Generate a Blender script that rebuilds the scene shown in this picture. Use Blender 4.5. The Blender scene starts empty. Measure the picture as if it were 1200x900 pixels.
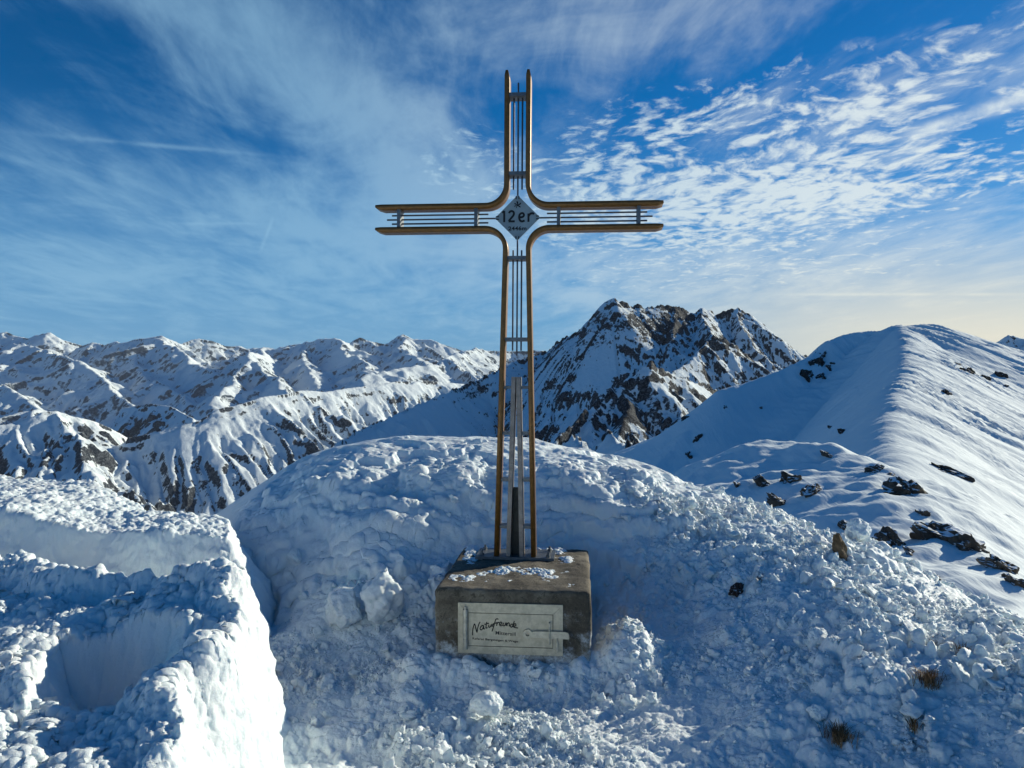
import bpy, bmesh, math, random
import numpy as np
from mathutils import Vector, Matrix

random.seed(7)
rad = math.radians
scene = bpy.context.scene
C = scene.collection

# ------------------------------------------------------------------ camera
CAMZ = 1.5
FPX = 901.0                       # focal length in pixels of the 1200 px wide photograph
cd = bpy.data.cameras.new('camera')
cam = bpy.data.objects.new('camera', cd)
C.objects.link(cam)
cam.location = (0, 0, CAMZ)
cam.rotation_euler = (rad(90), 0, 0)
cd.sensor_width = 36
cd.lens = FPX / 1200 * 36
cd.clip_start = 0.05
cd.clip_end = 90000
scene.camera = cam

# ------------------------------------------------------------------ light
SUN_EL, SUN_AZ = 19.0, 55.0       # azimuth measured from +Y (straight ahead) towards +X (right)
sl = bpy.data.lights.new('sun', 'SUN')
sl.energy = 4.8
sl.angle = rad(0.53)
sl.color = (1.0, 0.945, 0.76)
so = bpy.data.objects.new('sun', sl)
C.objects.link(so)
sdir = Vector((math.sin(rad(SUN_AZ)) * math.cos(rad(SUN_EL)), math.cos(rad(SUN_AZ)) * math.cos(rad(SUN_EL)), math.sin(rad(SUN_EL))))
so.rotation_euler = sdir.to_track_quat('Z', 'Y').to_euler()
so.location = (20, 12, 12)

world = bpy.data.worlds.new('World')
scene.world = world
world.use_nodes = True

vs = scene.view_settings
scene.display_settings.display_device = 'sRGB'
vs.view_transform = 'Standard'
vs.look = 'None'
vs.gamma = 1
vs.exposure = 0.15
vs.use_curve_mapping = False
scene.cycles.max_bounces = 6
scene.cycles.diffuse_bounces = 3
scene.cycles.use_denoising = True
scene.cycles.sample_clamp_indirect = 4


class G:
    """tiny node-graph helper"""
    def __init__(s, tree):
        s.t = tree; s.n = tree.nodes; s.l = tree.links

    def node(s, ty, **kw):
        n = s.n.new(ty)
        for k, v in kw.items():
            if k.startswith('_'):
                n.inputs[k[1:]].default_value = v
            else:
                setattr(n, k, v)
        return n

    def put(s, inp, v):
        if isinstance(v, bpy.types.NodeSocket):
            s.l.new(v, inp)
        elif v is not None:
            inp.default_value = v

    def math(s, op, a, b=None, c=None, clamp=False):
        n = s.n.new('ShaderNodeMath'); n.operation = op; n.use_clamp = clamp
        s.put(n.inputs[0], a); s.put(n.inputs[1], b)
        if c is not None: s.put(n.inputs[2], c)
        return n.outputs[0]

    def vmath(s, op, a, b=None):
        n = s.n.new('ShaderNodeVectorMath'); n.operation = op
        s.put(n.inputs[0], a); s.put(n.inputs[1], b)
        return n.outputs[1] if op in ('DOT_PRODUCT', 'LENGTH') else n.outputs[0]

    def smooth(s, v, lo, hi, a=0.0, b=1.0):
        n = s.n.new('ShaderNodeMapRange'); n.interpolation_type = 'SMOOTHSTEP'
        s.put(n.inputs[0], v)
        n.inputs[1].default_value = lo; n.inputs[2].default_value = hi
        n.inputs[3].default_value = a; n.inputs[4].default_value = b
        return n.outputs[0]

    def mixc(s, f, a, b, mode='MIX'):
        n = s.n.new('ShaderNodeMix'); n.data_type = 'RGBA'; n.blend_type = mode
        s.put(n.inputs[0], f)
        for inp, v in ((n.inputs[6], a), (n.inputs[7], b)):
            if isinstance(v, tuple) and len(v) == 3: v = v + (1,)
            s.put(inp, v)
        return n.outputs[2]

    def noise(s, vec, scale, detail=4, rough=0.5, dist=0.0, lac=2.0, out=0):
        n = s.n.new('ShaderNodeTexNoise')
        s.put(n.inputs['Vector'], vec)
        n.inputs['Scale'].default_value = scale; n.inputs['Detail'].default_value = detail
        n.inputs['Roughness'].default_value = rough; n.inputs['Distortion'].default_value = dist
        n.inputs['Lacunarity'].default_value = lac
        return n.outputs[out]

    def xyz(s, x, y, z=0.0):
        n = s.n.new('ShaderNodeCombineXYZ')
        s.put(n.inputs[0], x); s.put(n.inputs[1], y); s.put(n.inputs[2], z)
        return n.outputs[0]


def pixdir(px, py):
    """world direction of a photograph pixel (camera looks level along +Y)"""
    v = Vector(((px - 600) / FPX, 1.0, (450 - py) / FPX)); v.normalize(); return v


# ------------------------------------------------------------------ sky
def build_sky():
    g = G(world.node_tree)
    bg = g.n['Background']; out = g.n['World Output']
    sky = g.node('ShaderNodeTexSky', sky_type='NISHITA')
    sky.sun_disc = False
    sky.sun_elevation = rad(SUN_EL)
    sky.sun_rotation = rad(SUN_AZ)
    sky.altitude = 2450
    sky.air_density = 1.0
    sky.dust_density = 0.6
    sky.ozone_density = 4.0
    hs = g.node('ShaderNodeHueSaturation')
    hs.inputs['Saturation'].default_value = SKY_SAT
    hs.inputs['Value'].default_value = 1.0
    g.l.new(sky.outputs[0], hs.inputs['Color'])
    tc = g.node('ShaderNodeTexCoord')
    d = tc.outputs['Generated']
    sp = g.node('ShaderNodeSeparateXYZ'); g.l.new(d, sp.inputs[0])
    x, y, z = sp.outputs
    # the air just above the horizon, away from the sun, is a pale clean blue
    base = g.mixc(g.smooth(z, 0.34, 0.0, 0.0, 0.9), g.mixc(1.0, hs.outputs[0], SKY_TINT, 'MULTIPLY'), LOW_AIR)
    # cloud deck seen in perspective: project the direction on to a plane above
    zz = g.math('ADD', g.math('MAXIMUM', z, 0.0), 0.06)
    u = g.math('DIVIDE', x, zz); v = g.math('DIVIDE', y, zz)
    # turn the streaks a little so that they run out of the horizon left of the middle
    az = rad(-6)
    ur = g.math('SUBTRACT', g.math('MULTIPLY', u, math.cos(az)), g.math('MULTIPLY', v, math.sin(az)))
    vr = g.math('ADD', g.math('MULTIPLY', u, math.sin(az)), g.math('MULTIPLY', v, math.cos(az)))

    def blob(px, py, sx, sy, ang=0.0, amp=1.0):
        """soft patch of sky around a direction, in degrees of azimuth / elevation"""
        return (px, py, sx, sy, ang, amp)
    azi = g.math('ARCTAN2', x, y)
    ele = g.math('ARCSINE', z)

    def field(blobs):
        acc = None
        for (px, py, sx, sy, ang, amp) in blobs:
            dd = pixdir(px, py)
            a0 = math.atan2(dd.x, dd.y); e0 = math.asin(dd.z)
            da = g.math('SUBTRACT', azi, a0); de = g.math('SUBTRACT', ele, e0)
            ca, sa = math.cos(rad(ang)), math.sin(rad(ang))
            p = g.math('ADD', g.math('MULTIPLY', da, ca), g.math('MULTIPLY', de, sa))
            q = g.math('SUBTRACT', g.math('MULTIPLY', de, ca), g.math('MULTIPLY', da, sa))
            p = g.math('DIVIDE', p, sx / FPX); q = g.math('DIVIDE', q, sy / FPX)
            r2 = g.math('ADD', g.math('MULTIPLY', p, p), g.math('MULTIPLY', q, q))
            e = g.math('EXPONENT', g.math('MULTIPLY', r2, -1.0))
            e = g.math('MULTIPLY', e, amp)
            acc = e if acc is None else g.math('ADD', acc, e)
        return acc
    # 1. soft cirrus veil
    cv = g.xyz(g.math('MULTIPLY', ur, 1.0), g.math('MULTIPLY', vr, 0.55), 3.1)
    n1 = g.noise(cv, 1.7, 10, 0.60, 0.9)
    n1b = g.noise(g.xyz(g.math('MULTIPLY', ur, 1.0), g.math('MULTIPLY', vr, 0.3), 8.7), 5.0, 9, 0.66, 0.4)
    veil_mask = field([b for b in VEIL])
    t = g.math('ADD', g.math('MULTIPLY', n1, 0.60), g.math('MULTIPLY', n1b, 0.40))
    t = g.math('ADD', g.math('SUBTRACT', t, 0.5), g.math('MULTIPLY', g.math('SUBTRACT', veil_mask, 0.52), 0.17))
    t = g.math('SUBTRACT', t, g.smooth(y, 0.25, -0.35, 0.0, 0.14))      # unseen veil behind the viewer thinned to deepen the blue ambient in shade
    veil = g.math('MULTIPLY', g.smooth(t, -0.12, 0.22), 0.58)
    # 2. broken altocumulus with small puffs in rows
    wob = g.noise(g.xyz(u, v, 0.0), 1.6, 3, 0.5, 0.0, out=1)
    wv = g.vmath('SCALE', g.vmath('SUBTRACT', wob, (0.5, 0.5, 0.5)), None)
    wv.node.inputs['Scale'].default_value = 0.35
    pc = g.vmath('ADD', g.xyz(g.math('MULTIPLY', ur, 1.0), g.math('MULTIPLY', vr, 0.75), 0.0), wv)
    n2 = g.noise(pc, 4.2, 10, 0.60, 0.3)
    n3 = g.noise(pc, 15.0, 6, 0.58, 0.15)
    pm = field(PUFF)
    t2 = g.math('ADD', g.math('MULTIPLY', g.math('SUBTRACT', n2, 0.5), 0.75), g.math('MULTIPLY', g.math('SUBTRACT', n3, 0.5), 1.35))
    t2 = g.math('ADD', t2, g.math('MULTIPLY', g.math('SUBTRACT', pm, 0.55), 0.36))
    puff = g.math('MULTIPLY', g.math('MULTIPLY', g.smooth(t2, -0.03, 0.36), g.smooth(pm, 0.12, 0.40)), 0.90)

    # 3. old vapour trails: thin great-circle bands
    def trail(p0, p1, w, amp, fade=60, rag=0.0):
        a = pixdir(*p0); b = pixdir(*p1)
        n = a.cross(b).normalized(); m = (a + b).normalized(); tdir = n.cross(m)
        dn = g.vmath('DOT_PRODUCT', d, tuple(n)); al = g.vmath('DOT_PRODUCT', d, tuple(tdir))
        if rag:
            dn = g.math('ADD', dn, g.math('MULTIPLY', g.math('SUBTRACT', g.noise(d, 60, 4, 0.6), 0.5), rag))
        half = math.acos(max(-1, min(1, a.dot(b)))) / 2
        q = g.math('DIVIDE', dn, w / FPX)
        line = g.math('EXPONENT', g.math('MULTIPLY', g.math('MULTIPLY', q, q), -1.0))
        ends = g.smooth(g.math('ABSOLUTE', al), half - fade / FPX, half, 1.0, 0.0)
        br = g.smooth(g.noise(d, 22, 4, 0.6), 0.32, 0.6, 0.35, 1.0)
        front = g.smooth(g.vmath('DOT_PRODUCT', d, tuple(m)), 0.0, 0.2)
        return g.math('MULTIPLY', g.math('MULTIPLY', g.math('MULTIPLY', line, ends), g.math('MULTIPLY', br, front)), amp)
    tr = None
    for a in TRAILS:
        q = trail(*a)
        tr = q if tr is None else g.math('MAXIMUM', tr, q)
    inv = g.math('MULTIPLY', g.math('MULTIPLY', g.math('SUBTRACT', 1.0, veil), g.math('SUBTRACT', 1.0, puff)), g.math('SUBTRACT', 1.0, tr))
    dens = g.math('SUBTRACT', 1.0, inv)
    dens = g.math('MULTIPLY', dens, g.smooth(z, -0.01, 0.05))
    # clouds are brighter and warmer towards the sun
    cs = g.vmath('DOT_PRODUCT', d, tuple(sdir))
    near = g.smooth(cs, 0.35, 0.95)
    ccol = g.mixc(near, CLOUD_FAR, CLOUD_SUN)
    ccol = g.mixc(g.smooth(z, 0.16, 0.0, 0.0, 0.6), ccol, CLOUD_LOW)
    col = g.mixc(dens, base, ccol)
    # thin bright haze low on the horizon, yellowish below the sun
    hz = g.math('MULTIPLY', g.smooth(z, 0.20, 0.02), g.smooth(cs, 0.60, 0.90))
    col = g.mixc(g.math('MULTIPLY', hz, 0.85), col, HORIZON_SUN)
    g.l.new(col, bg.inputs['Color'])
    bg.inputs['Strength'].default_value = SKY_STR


LOW_AIR = (1.75, 4.2, 7.3)
SKY_TINT = (0.64, 1.14, 1.16)
SKY_SAT = 1.32
SKY_STR = 0.075
CLOUD_FAR = (3.6, 6.5, 8.9)
CLOUD_SUN = (9.2, 10.2, 10.4)
CLOUD_LOW = (3.2, 6.0, 8.4)
HORIZON_SUN = (12.2, 11.0, 8.2)
VEIL = [(300, 60, 330, 60, -28, .9), (480, 170, 160, 90, -25, .7), (150, 320, 340, 70, 0, .9), (230, 235, 320, 50, -10, .55), (700, 40, 330, 40, 8, .5), (900, 330, 330, 50, 5, .8),
        (520, 260, 200, 70, -5, .6), (1050, 120, 260, 90, 12, .5)]
PUFF = [(960, 190, 230, 60, 12, .75), (720, 170, 110, 55, 12, .6), (1080, 220, 220, 40, 10, .5), (880, 110, 110, 28, 12, .6), (540, 190, 60, 40, 0, .6),
        (760, 240, 180, 50, 5, .45), (1090, 85, 160, 30, 14, .55), (930, 320, 260, 24, 2, .45), (690, 230, 120, 45, 0, .25), (900, 250, 200, 35, 8, .35)]
TRAILS = [((1030, 170), (1330, 72), 6.0, .9, 60, .006), ((880, 345), (1260, 345), 1.6, .55, 80), ((-60, 148), (400, 190), 2.4, .33, 200, .004),
          ((180, 262), (330, 262), 1.4, .35, 60), ((303, 300), (322, 250), 1.8, .35, 14), ((520, 350), (600, 330), 2.0, .3, 30)]
build_sky()

# ------------------------------------------------------------------ numeric noise
_rs = np.random.RandomState(11)
_P = _rs.permutation(256).astype(np.int32)
_P = np.concatenate([_P, _P, _P])
_g = _rs.normal(size=(256, 3)); _g /= np.linalg.norm(_g, axis=1)[:, None]
_GX, _GY, _GZ = [np.ascontiguousarray(_g[:, i]).astype(np.float32) for i in range(3)]
_a = _rs.uniform(0, 2 * np.pi, 256)
_G2X, _G2Y = np.cos(_a).astype(np.float32), np.sin(_a).astype(np.float32)
_R = _rs.uniform(0, 1, (4, 256)).astype(np.float32)


def perlin2(x, y):
    x = np.asarray(x, np.float32); y = np.asarray(y, np.float32)
    fx = np.floor(x); fy = np.floor(y)
    ix = fx.astype(np.int32) & 255; iy = fy.astype(np.int32) & 255
    x = x - fx; y = y - fy
    u = x * x * x * (x * (x * 6 - 15) + 10); v = y * y * y * (y * (y * 6 - 15) + 10)
    A = _P[ix] + iy; B = _P[(ix + 1) & 255] + iy
    h00 = _P[A]; h01 = _P[A + 1]; h10 = _P[B]; h11 = _P[B + 1]
    n00 = _G2X[h00] * x + _G2Y[h00] * y
    n10 = _G2X[h10] * (x - 1) + _G2Y[h10] * y
    n01 = _G2X[h01] * x + _G2Y[h01] * (y - 1)
    n11 = _G2X[h11] * (x - 1) + _G2Y[h11] * (y - 1)
    a = n00 + u * (n10 - n00); b = n01 + u * (n11 - n01)
    return (a + v * (b - a)) * 1.5


def perlin3(x, y, z):
    fx = np.floor(x); fy = np.floor(y); fz = np.floor(z)
    ix = fx.astype(np.int32) & 255; iy = fy.astype(np.int32) & 255; iz = fz.astype(np.int32) & 255
    x = (x - fx).astype(np.float32); y = (y - fy).astype(np.float32); z = (z - fz).astype(np.float32)
    u = x * x * x * (x * (x * 6 - 15) + 10); v = y * y * y * (y * (y * 6 - 15) + 10); w = z * z * z * (z * (z * 6 - 15) + 10)
    A = _P[ix] + iy; B = _P[(ix + 1) & 255] + iy
    AA = _P[A] + iz; AB = _P[A + 1] + iz; BA = _P[B] + iz; BB = _P[B + 1] + iz

    def gr(h, a, b, c):
        h = _P[h]
        return _GX[h] * a + _GY[h] * b + _GZ[h] * c
    x1 = x - 1; y1 = y - 1; z1 = z - 1
    a = gr(AA, x, y, z); a = a + u * (gr(BA, x1, y, z) - a)
    b = gr(AB, x, y1, z); b = b + u * (gr(BB, x1, y1, z) - b)
    c = gr(AA + 1, x, y, z1); c = c + u * (gr(BA + 1, x1, y, z1) - c)
    e = gr(AB + 1, x, y1, z1); e = e + u * (gr(BB + 1, x1, y1, z1) - e)
    p = a + v * (b - a); q = c + v * (e - c)
    return (p + w * (q - p)) * 1.5


def fbm2(x, y, oct=5, gain=0.5, lac=2.03, seed=0.0):
    s = 0; a = 1.0; t = 0
    for i in range(oct):
        s = s + a * perlin2(x + seed + i * 17.3, y - seed * 1.7 + i * 5.1); t += a
        a *= gain; x = x * lac; y = y * lac
    return s / t


def ridged2(x, y, oct=5, gain=0.5, lac=2.1, seed=0.0):
    s = 0; a = 1.0; t = 0; w = 1.0
    for i in range(oct):
        n = 1 - np.abs(perlin2(x + seed + i * 17.3, y - seed * 1.7 + i * 5.1)) * 1.6
        n = np.clip(n, 0, 1) ** 2 * w
        w = np.clip(n * 1.8, 0, 1)
        s = s + a * n; t += a
        a *= gain; x = x * lac; y = y * lac
    return s / t


def fbm3(x, y, z, oct=4, gain=0.5, lac=2.03, seed=0.0):
    s = 0; a = 1.0; t = 0
    for i in range(oct):
        s = s + a * perlin3(x + seed + i * 7.3, y + i * 3.1, z - i * 5.7); t += a
        a *= gain; x = x * lac; y = y * lac; z = z * lac
    return s / t


def chunks3(x, y, z, scale, seed=0, rmin=0.35, rmax=0.75, keep=1.0):
    """rounded lumps (overlapping balls round jittered points): 0..1 height above the surface"""
    x = (x * scale + seed * 13.7).astype(np.float32); y = (y * scale + seed * 5.3).astype(np.float32); z = (z * scale + seed * 9.1).astype(np.float32)
    ix = np.floor(x).astype(np.int32); iy = np.floor(y).astype(np.int32); iz = np.floor(z).astype(np.int32)
    best = np.zeros_like(x)
    for dx in (-1, 0, 1):
        px = (ix + dx); hx = _P[px & 255]
        for dy in (-1, 0, 1):
            py = (iy + dy); hy = _P[hx + (py & 255)]
            for dz in (-1, 0, 1):
                pz = (iz + dz); h = _P[hy + (pz & 255)]
                r = rmin + (rmax - rmin) * _R[3][h]
                if keep < 1: r = np.where(_R[3][_P[h + 7]] < keep, r, 0)
                ax = x - (px + _R[0][h]); ay = y - (py + _R[1][h]); az = z - (pz + _R[2][h])
                q = r * r - (ax * ax + ay * ay + az * az)
                np.maximum(best, q, out=best)
    return np.sqrt(best)


def sstep(x, a, b):
    t = np.clip((x - a) / (b - a), 0, 1)
    return t * t * (3 - 2 * t)


def sdpoly(x, y, pts):
    """signed distance to a polygon, negative outside, positive inside"""
    d = np.full(x.shape, 1e9); inside = np.zeros(x.shape, bool)
    n = len(pts)
    for i in range(n):
        ax, ay = pts[i]; bx, by = pts[(i + 1) % n]
        ex, ey = bx - ax, by - ay
        t = np.clip(((x - ax) * ex + (y - ay) * ey) / (ex * ex + ey * ey), 0, 1)
        d = np.minimum(d, (x - ax - t * ex) ** 2 + (y - ay - t * ey) ** 2)
        c = ((ay > y) != (by > y)) & (x < (bx - ax) * (y - ay) / (by - ay + 1e-12) + ax)
        inside ^= c
    return np.where(inside, 1, -1) * np.sqrt(d)


def P(px, py, d):
    """point seen at photograph pixel (px, py) at depth d metres"""
    return ((px - 600) / FPX * d, d, CAMZ - (py - 450) / FPX * d)


def grid_mesh(name, X, Y, Z, mat, attrs=None, smooth=True, mask=None):
    ny, nx = X.shape
    me = bpy.data.meshes.new(name)
    me.vertices.add(nx * ny)
    co = np.stack([X, Y, Z], -1).astype(np.float32).reshape(-1)
    me.vertices.foreach_set('co', co)
    i = np.arange(nx * ny, dtype=np.int32).reshape(ny, nx)
    q = np.stack([i[:-1, :-1], i[:-1, 1:], i[1:, 1:], i[1:, :-1]], -1).reshape(-1, 4)
    if mask is not None:
        q = q[mask.reshape(-1)]
    nf = len(q)
    me.loops.add(nf * 4)
    me.loops.foreach_set('vertex_index', np.ascontiguousarray(q.reshape(-1)))
    me.polygons.add(nf)
    me.polygons.foreach_set('loop_start', np.arange(0, nf * 4, 4, dtype=np.int32))
    me.update(calc_edges=True)
    if smooth:
        me.polygons.foreach_set('use_smooth', np.ones(nf, bool))
    for k, v in (attrs or {}).items():
        a = me.attributes.new(k, 'FLOAT', 'POINT')
        a.data.foreach_set('value', np.ascontiguousarray(v, np.float32).reshape(-1))
    o = bpy.data.objects.new(name, me)
    C.objects.link(o)
    if mat: me.materials.append(mat)
    return o


def tag(o, label=None, cat=None, group=None, kind=None):
    if label: o['label'] = label
    if cat: o['category'] = cat
    if group: o['group'] = group
    if kind: o['kind'] = kind
    return o

# ------------------------------------------------------------------ materials
def new_mat(name):
    m = bpy.data.materials.new(name); m.use_nodes = True
    g = G(m.node_tree)
    return m, g, g.n['Principled BSDF']


def plain(name, col, rough=0.5, metal=0.0, bump=0.0, bscale=60, var=0.12):
    m, g, b = new_mat(name)
    tc = g.node('ShaderNodeTexCoord').outputs['Object']
    n = g.noise(tc, bscale * 0.3, 5, 0.6)
    c2 = tuple(v * (1 - var) for v in col); c3 = tuple(min(1, v * (1 + var)) for v in col)
    g.l.new(g.mixc(g.smooth(n, 0.3, 0.7), c2, c3), b.inputs['Base Color'])
    g.l.new(g.smooth(g.noise(tc, bscale, 4, 0.6), 0.3, 0.7, max(0, rough - .08), min(1, rough + .08)), b.inputs['Roughness'])
    b.inputs['Metallic'].default_value = metal
    if bump:
        bp = g.node('ShaderNodeBump', _Strength=bump, _Distance=0.002)
        g.l.new(g.noise(tc, bscale, 5, 0.65), bp.inputs['Height'])
        g.l.new(bp.outputs[0], b.inputs['Normal'])
    return m


def snow_near():
    m, g, b = new_mat('snow_near')
    tc = g.node('ShaderNodeTexCoord').outputs['Object']
    n = g.noise(tc, 1.7, 5, 0.6)
    col = g.mixc(g.smooth(n, 0.3, 0.7), (0.79, 0.875, 0.90), (0.85, 0.895, 0.90))
    ice = g.node('ShaderNodeAttribute', attribute_name='ice').outputs['Fac']
    col = g.mixc(ice, col, (0.50, 0.80, 0.84))
    dirt = g.node('ShaderNodeAttribute', attribute_name='dirt').outputs['Fac']
    dn = g.noise(tc, 38, 6, 0.7)
    df = g.math('MULTIPLY', dirt, g.smooth(dn, 0.42, 0.58))
    col = g.mixc(df, col, (0.10, 0.055, 0.035))
    g.l.new(col, b.inputs['Base Color'])
    b.inputs['Roughness'].default_value = 0.62
    b.inputs['Specular IOR Level'].default_value = 0.35
    b.inputs['Subsurface Weight'].default_value = 0.15
    b.inputs['Subsurface Radius'].default_value = (0.6, 0.9, 1.2)
    b.inputs['Subsurface Scale'].default_value = 0.02
    b1 = g.node('ShaderNodeBump', _Strength=0.75, _Distance=0.008)
    g.l.new(g.noise(tc, 55, 7, 0.72), b1.inputs['Height'])
    b2 = g.node('ShaderNodeBump', _Strength=0.5, _Distance=0.002)
    g.l.new(g.noise(tc, 300, 3, 0.6), b2.inputs['Height'])
    g.l.new(b1.outputs[0], b2.inputs['Normal'])
    g.l.new(b2.outputs[0], b.inputs['Normal'])
    return m


def snow_rock(name, cell, rock_col=(0.085, 0.075, 0.07), rock_col2=(0.16, 0.13, 0.105), bump=0.5, snow=(0.82, 0.885, 0.905), wind=0.0, sharp=0.22, amp=1.0):
    """snow with bare rock where the 'rock' attribute says so; cell = size in metres of the finest relief"""
    m, g, b = new_mat(name)
    tc = g.node('ShaderNodeTexCoord').outputs['Object']
    at = g.node('ShaderNodeAttribute', attribute_name='rock').outputs['Fac']
    n1 = g.noise(tc, 1.0 / (cell * 14), 6, 0.62)
    n2 = g.noise(tc, 1.0 / (cell * 3), 6, 0.66)
    t = g.math('ADD', at, g.math('ADD', g.math('MULTIPLY', g.math('SUBTRACT', n1, 0.5), 1.5 * amp), g.math('MULTIPLY', g.math('SUBTRACT', n2, 0.5), 2.0 * amp)))
    f = g.smooth(t, 0.5 - sharp / 2, 0.5 + sharp / 2)
    f = g.math('MULTIPLY', f, g.smooth(g.noise(tc, 1.0 / (cell * 1.3), 5, 0.7), 0.40, 0.54, 0.87, 1.0))
    rc = g.mixc(g.smooth(n2, 0.35, 0.65), rock_col, rock_col2)
    g.l.new(g.mixc(f, snow + (1,), rc), b.inputs['Base Color'])
    b.inputs['Roughness'].default_value = 0.75
    b.inputs['Specular IOR Level'].default_value = 0.04
    bp = g.node('ShaderNodeBump', _Strength=bump, _Distance=cell * 1.5)
    h = g.noise(tc, 1.0 / (cell * 4), 7, 0.7)
    if wind:
        mp = g.node('ShaderNodeMapping'); g.l.new(tc, mp.inputs[0])
        mp.inputs['Rotation'].default_value = (0, 0, wind); mp.inputs['Scale'].default_value = (1.0, 0.12, 0.5)
        h2 = g.noise(mp.outputs[0], 1.0 / (cell * 3), 6, 0.6, 0.3)
        h = g.math('ADD', g.math('MULTIPLY', h, 0.35), h2)
    g.l.new(g.math('SUBTRACT', h, g.math('MULTIPLY', f, 0.3)), bp.inputs['Height'])
    g.l.new(bp.outputs[0], b.inputs['Normal'])
    return m


def rock_mat(name, c1=(0.055, 0.045, 0.038), c2=(0.13, 0.10, 0.075), sc=3.0, snowy=0.62):
    m, g, b = new_mat(name)
    tcn = g.node('ShaderNodeTexCoord'); tc = tcn.outputs['Object']
    n = g.noise(tc, sc, 7, 0.65, 0.6)
    col = g.mixc(g.smooth(n, 0.35, 0.65), c1, c2)
    geo = g.node('ShaderNodeNewGeometry')
    sp = g.node('ShaderNodeSeparateXYZ'); g.l.new(geo.outputs['Normal'], sp.inputs[0])
    t = g.math('ADD', sp.outputs[2], g.math('MULTIPLY', g.math('SUBTRACT', g.noise(tc, sc * 2.2, 6, 0.7), 0.5), 1.1))
    f = g.smooth(t, snowy, snowy + 0.12)
    g.l.new(g.mixc(f, col, (0.84, 0.88, 0.92)), b.inputs['Base Color'])
    b.inputs['Roughness'].default_value = 0.85
    bp = g.node('ShaderNodeBump', _Strength=0.8, _Distance=0.06 / sc)
    g.l.new(g.noise(tc, sc * 5, 6, 0.7), bp.inputs['Height'])
    g.l.new(bp.outputs[0], b.inputs['Normal'])
    return m


M = {}
M['snow'] = snow_near()
M['rail'] = plain('bronze_painted_rail', (0.19, 0.092, 0.022), 0.38, 0.25, 0.15, 140, 0.2)
M['steel'] = plain('galvanised_steel', (0.15, 0.165, 0.18), 0.48, 0.55, 0.1, 90, 0.22)
M['post'] = plain('grey_coated_steel', (0.27, 0.235, 0.21), 0.5, 0.35, 0.1, 90, 0.2)
M['dark'] = plain('dark_steel', (0.035, 0.042, 0.042), 0.5, 0.3, 0.1, 60, 0.3)
M['rod'] = plain('round_steel_rod', (0.12, 0.13, 0.155), 0.35, 0.6)
M['plate'] = plain('sky_tinted_plate', (0.25, 0.33, 0.37), 0.55, 0.1, 0.1, 40, 0.12)  # blue-grey of the reflected sky put into the base colour
M['ink'] = plain('black_engraving', (0.006, 0.006, 0.007), 0.55)
M['ink2'] = plain('grey_engraving', (0.02, 0.022, 0.03), 0.55)

# ------------------------------------------------------------------ mountains
def seg_field(X, Y, lines):
    """height of a net of ridges: every line is (points[(x,y,z)], slope_left, slope_right, rounding)"""
    H = np.full(X.shape, -1e5)
    for pts, sl_, sr_, rr in lines:
        for (ax, ay, az), (bx, by, bz) in zip(pts[:-1], pts[1:]):
            ex, ey = bx - ax, by - ay
            L2 = ex * ex + ey * ey
            t = np.clip(((X - ax) * ex + (Y - ay) * ey) / L2, 0, 1)
            qx = X - ax - t * ex; qy = Y - ay - t * ey
            d = np.sqrt(qx * qx + qy * qy)
            s = sl_
            if sl_ != sr_:
                c = (ex * qy - ey * qx) / math.sqrt(L2)          # > 0: left of the line
                w = 0.5 + 0.5 * np.clip(c / (np.abs(d) * 0.8 + 1e-6), -1, 1)
                s = sr_ + (sl_ - sr_) * w
            h = az + t * (bz - az) - s * (np.sqrt(d * d + rr * rr) - rr)
            np.maximum(H, h, out=H)
    return H


def px_line(pts):
    return [P(*p) for p in pts]


def spur_net(pts, every, length, drop, rng, sides=(-1, 1), level=1, ang=(50, 85)):
    """side ridges running down from a crest"""
    out = []
    acc = every * rng.uniform(0.2, 0.8)
    for (a, b) in zip(pts[:-1], pts[1:]):
        ax, ay, az = a; bx, by, bz = b
        L = math.hypot(bx - ax, by - ay)
        while acc < L:
            t = acc / L
            x, y, z = ax + (bx - ax) * t, ay + (by - ay) * t, az + (bz - az) * t
            th = math.atan2(by - ay, bx - ax)
            for s in sides:
                if rng.random() < 0.15: continue
                a_ = th + s * rad(rng.uniform(*ang))
                ln = length * rng.uniform(0.5, 1.2)
                q = [(x, y, z - 1)]
                n = 5
                for k in range(n):
                    a_ += rng.uniform(-0.25, 0.25)
                    st = ln / n
                    px_, py_, pz_ = q[-1]
                    q.append((px_ + math.cos(a_) * st, py_ + math.sin(a_) * st, pz_ - st * drop * rng.uniform(0.6, 1.35)))
                out.append(q)
                if level > 1:
                    out += spur_net(q, every * 0.5, length * 0.4, drop * 1.15, rng, (-1, 1), level - 1)
            acc += every * rng.uniform(0.7, 1.3)
        acc -= L
    return out


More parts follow.
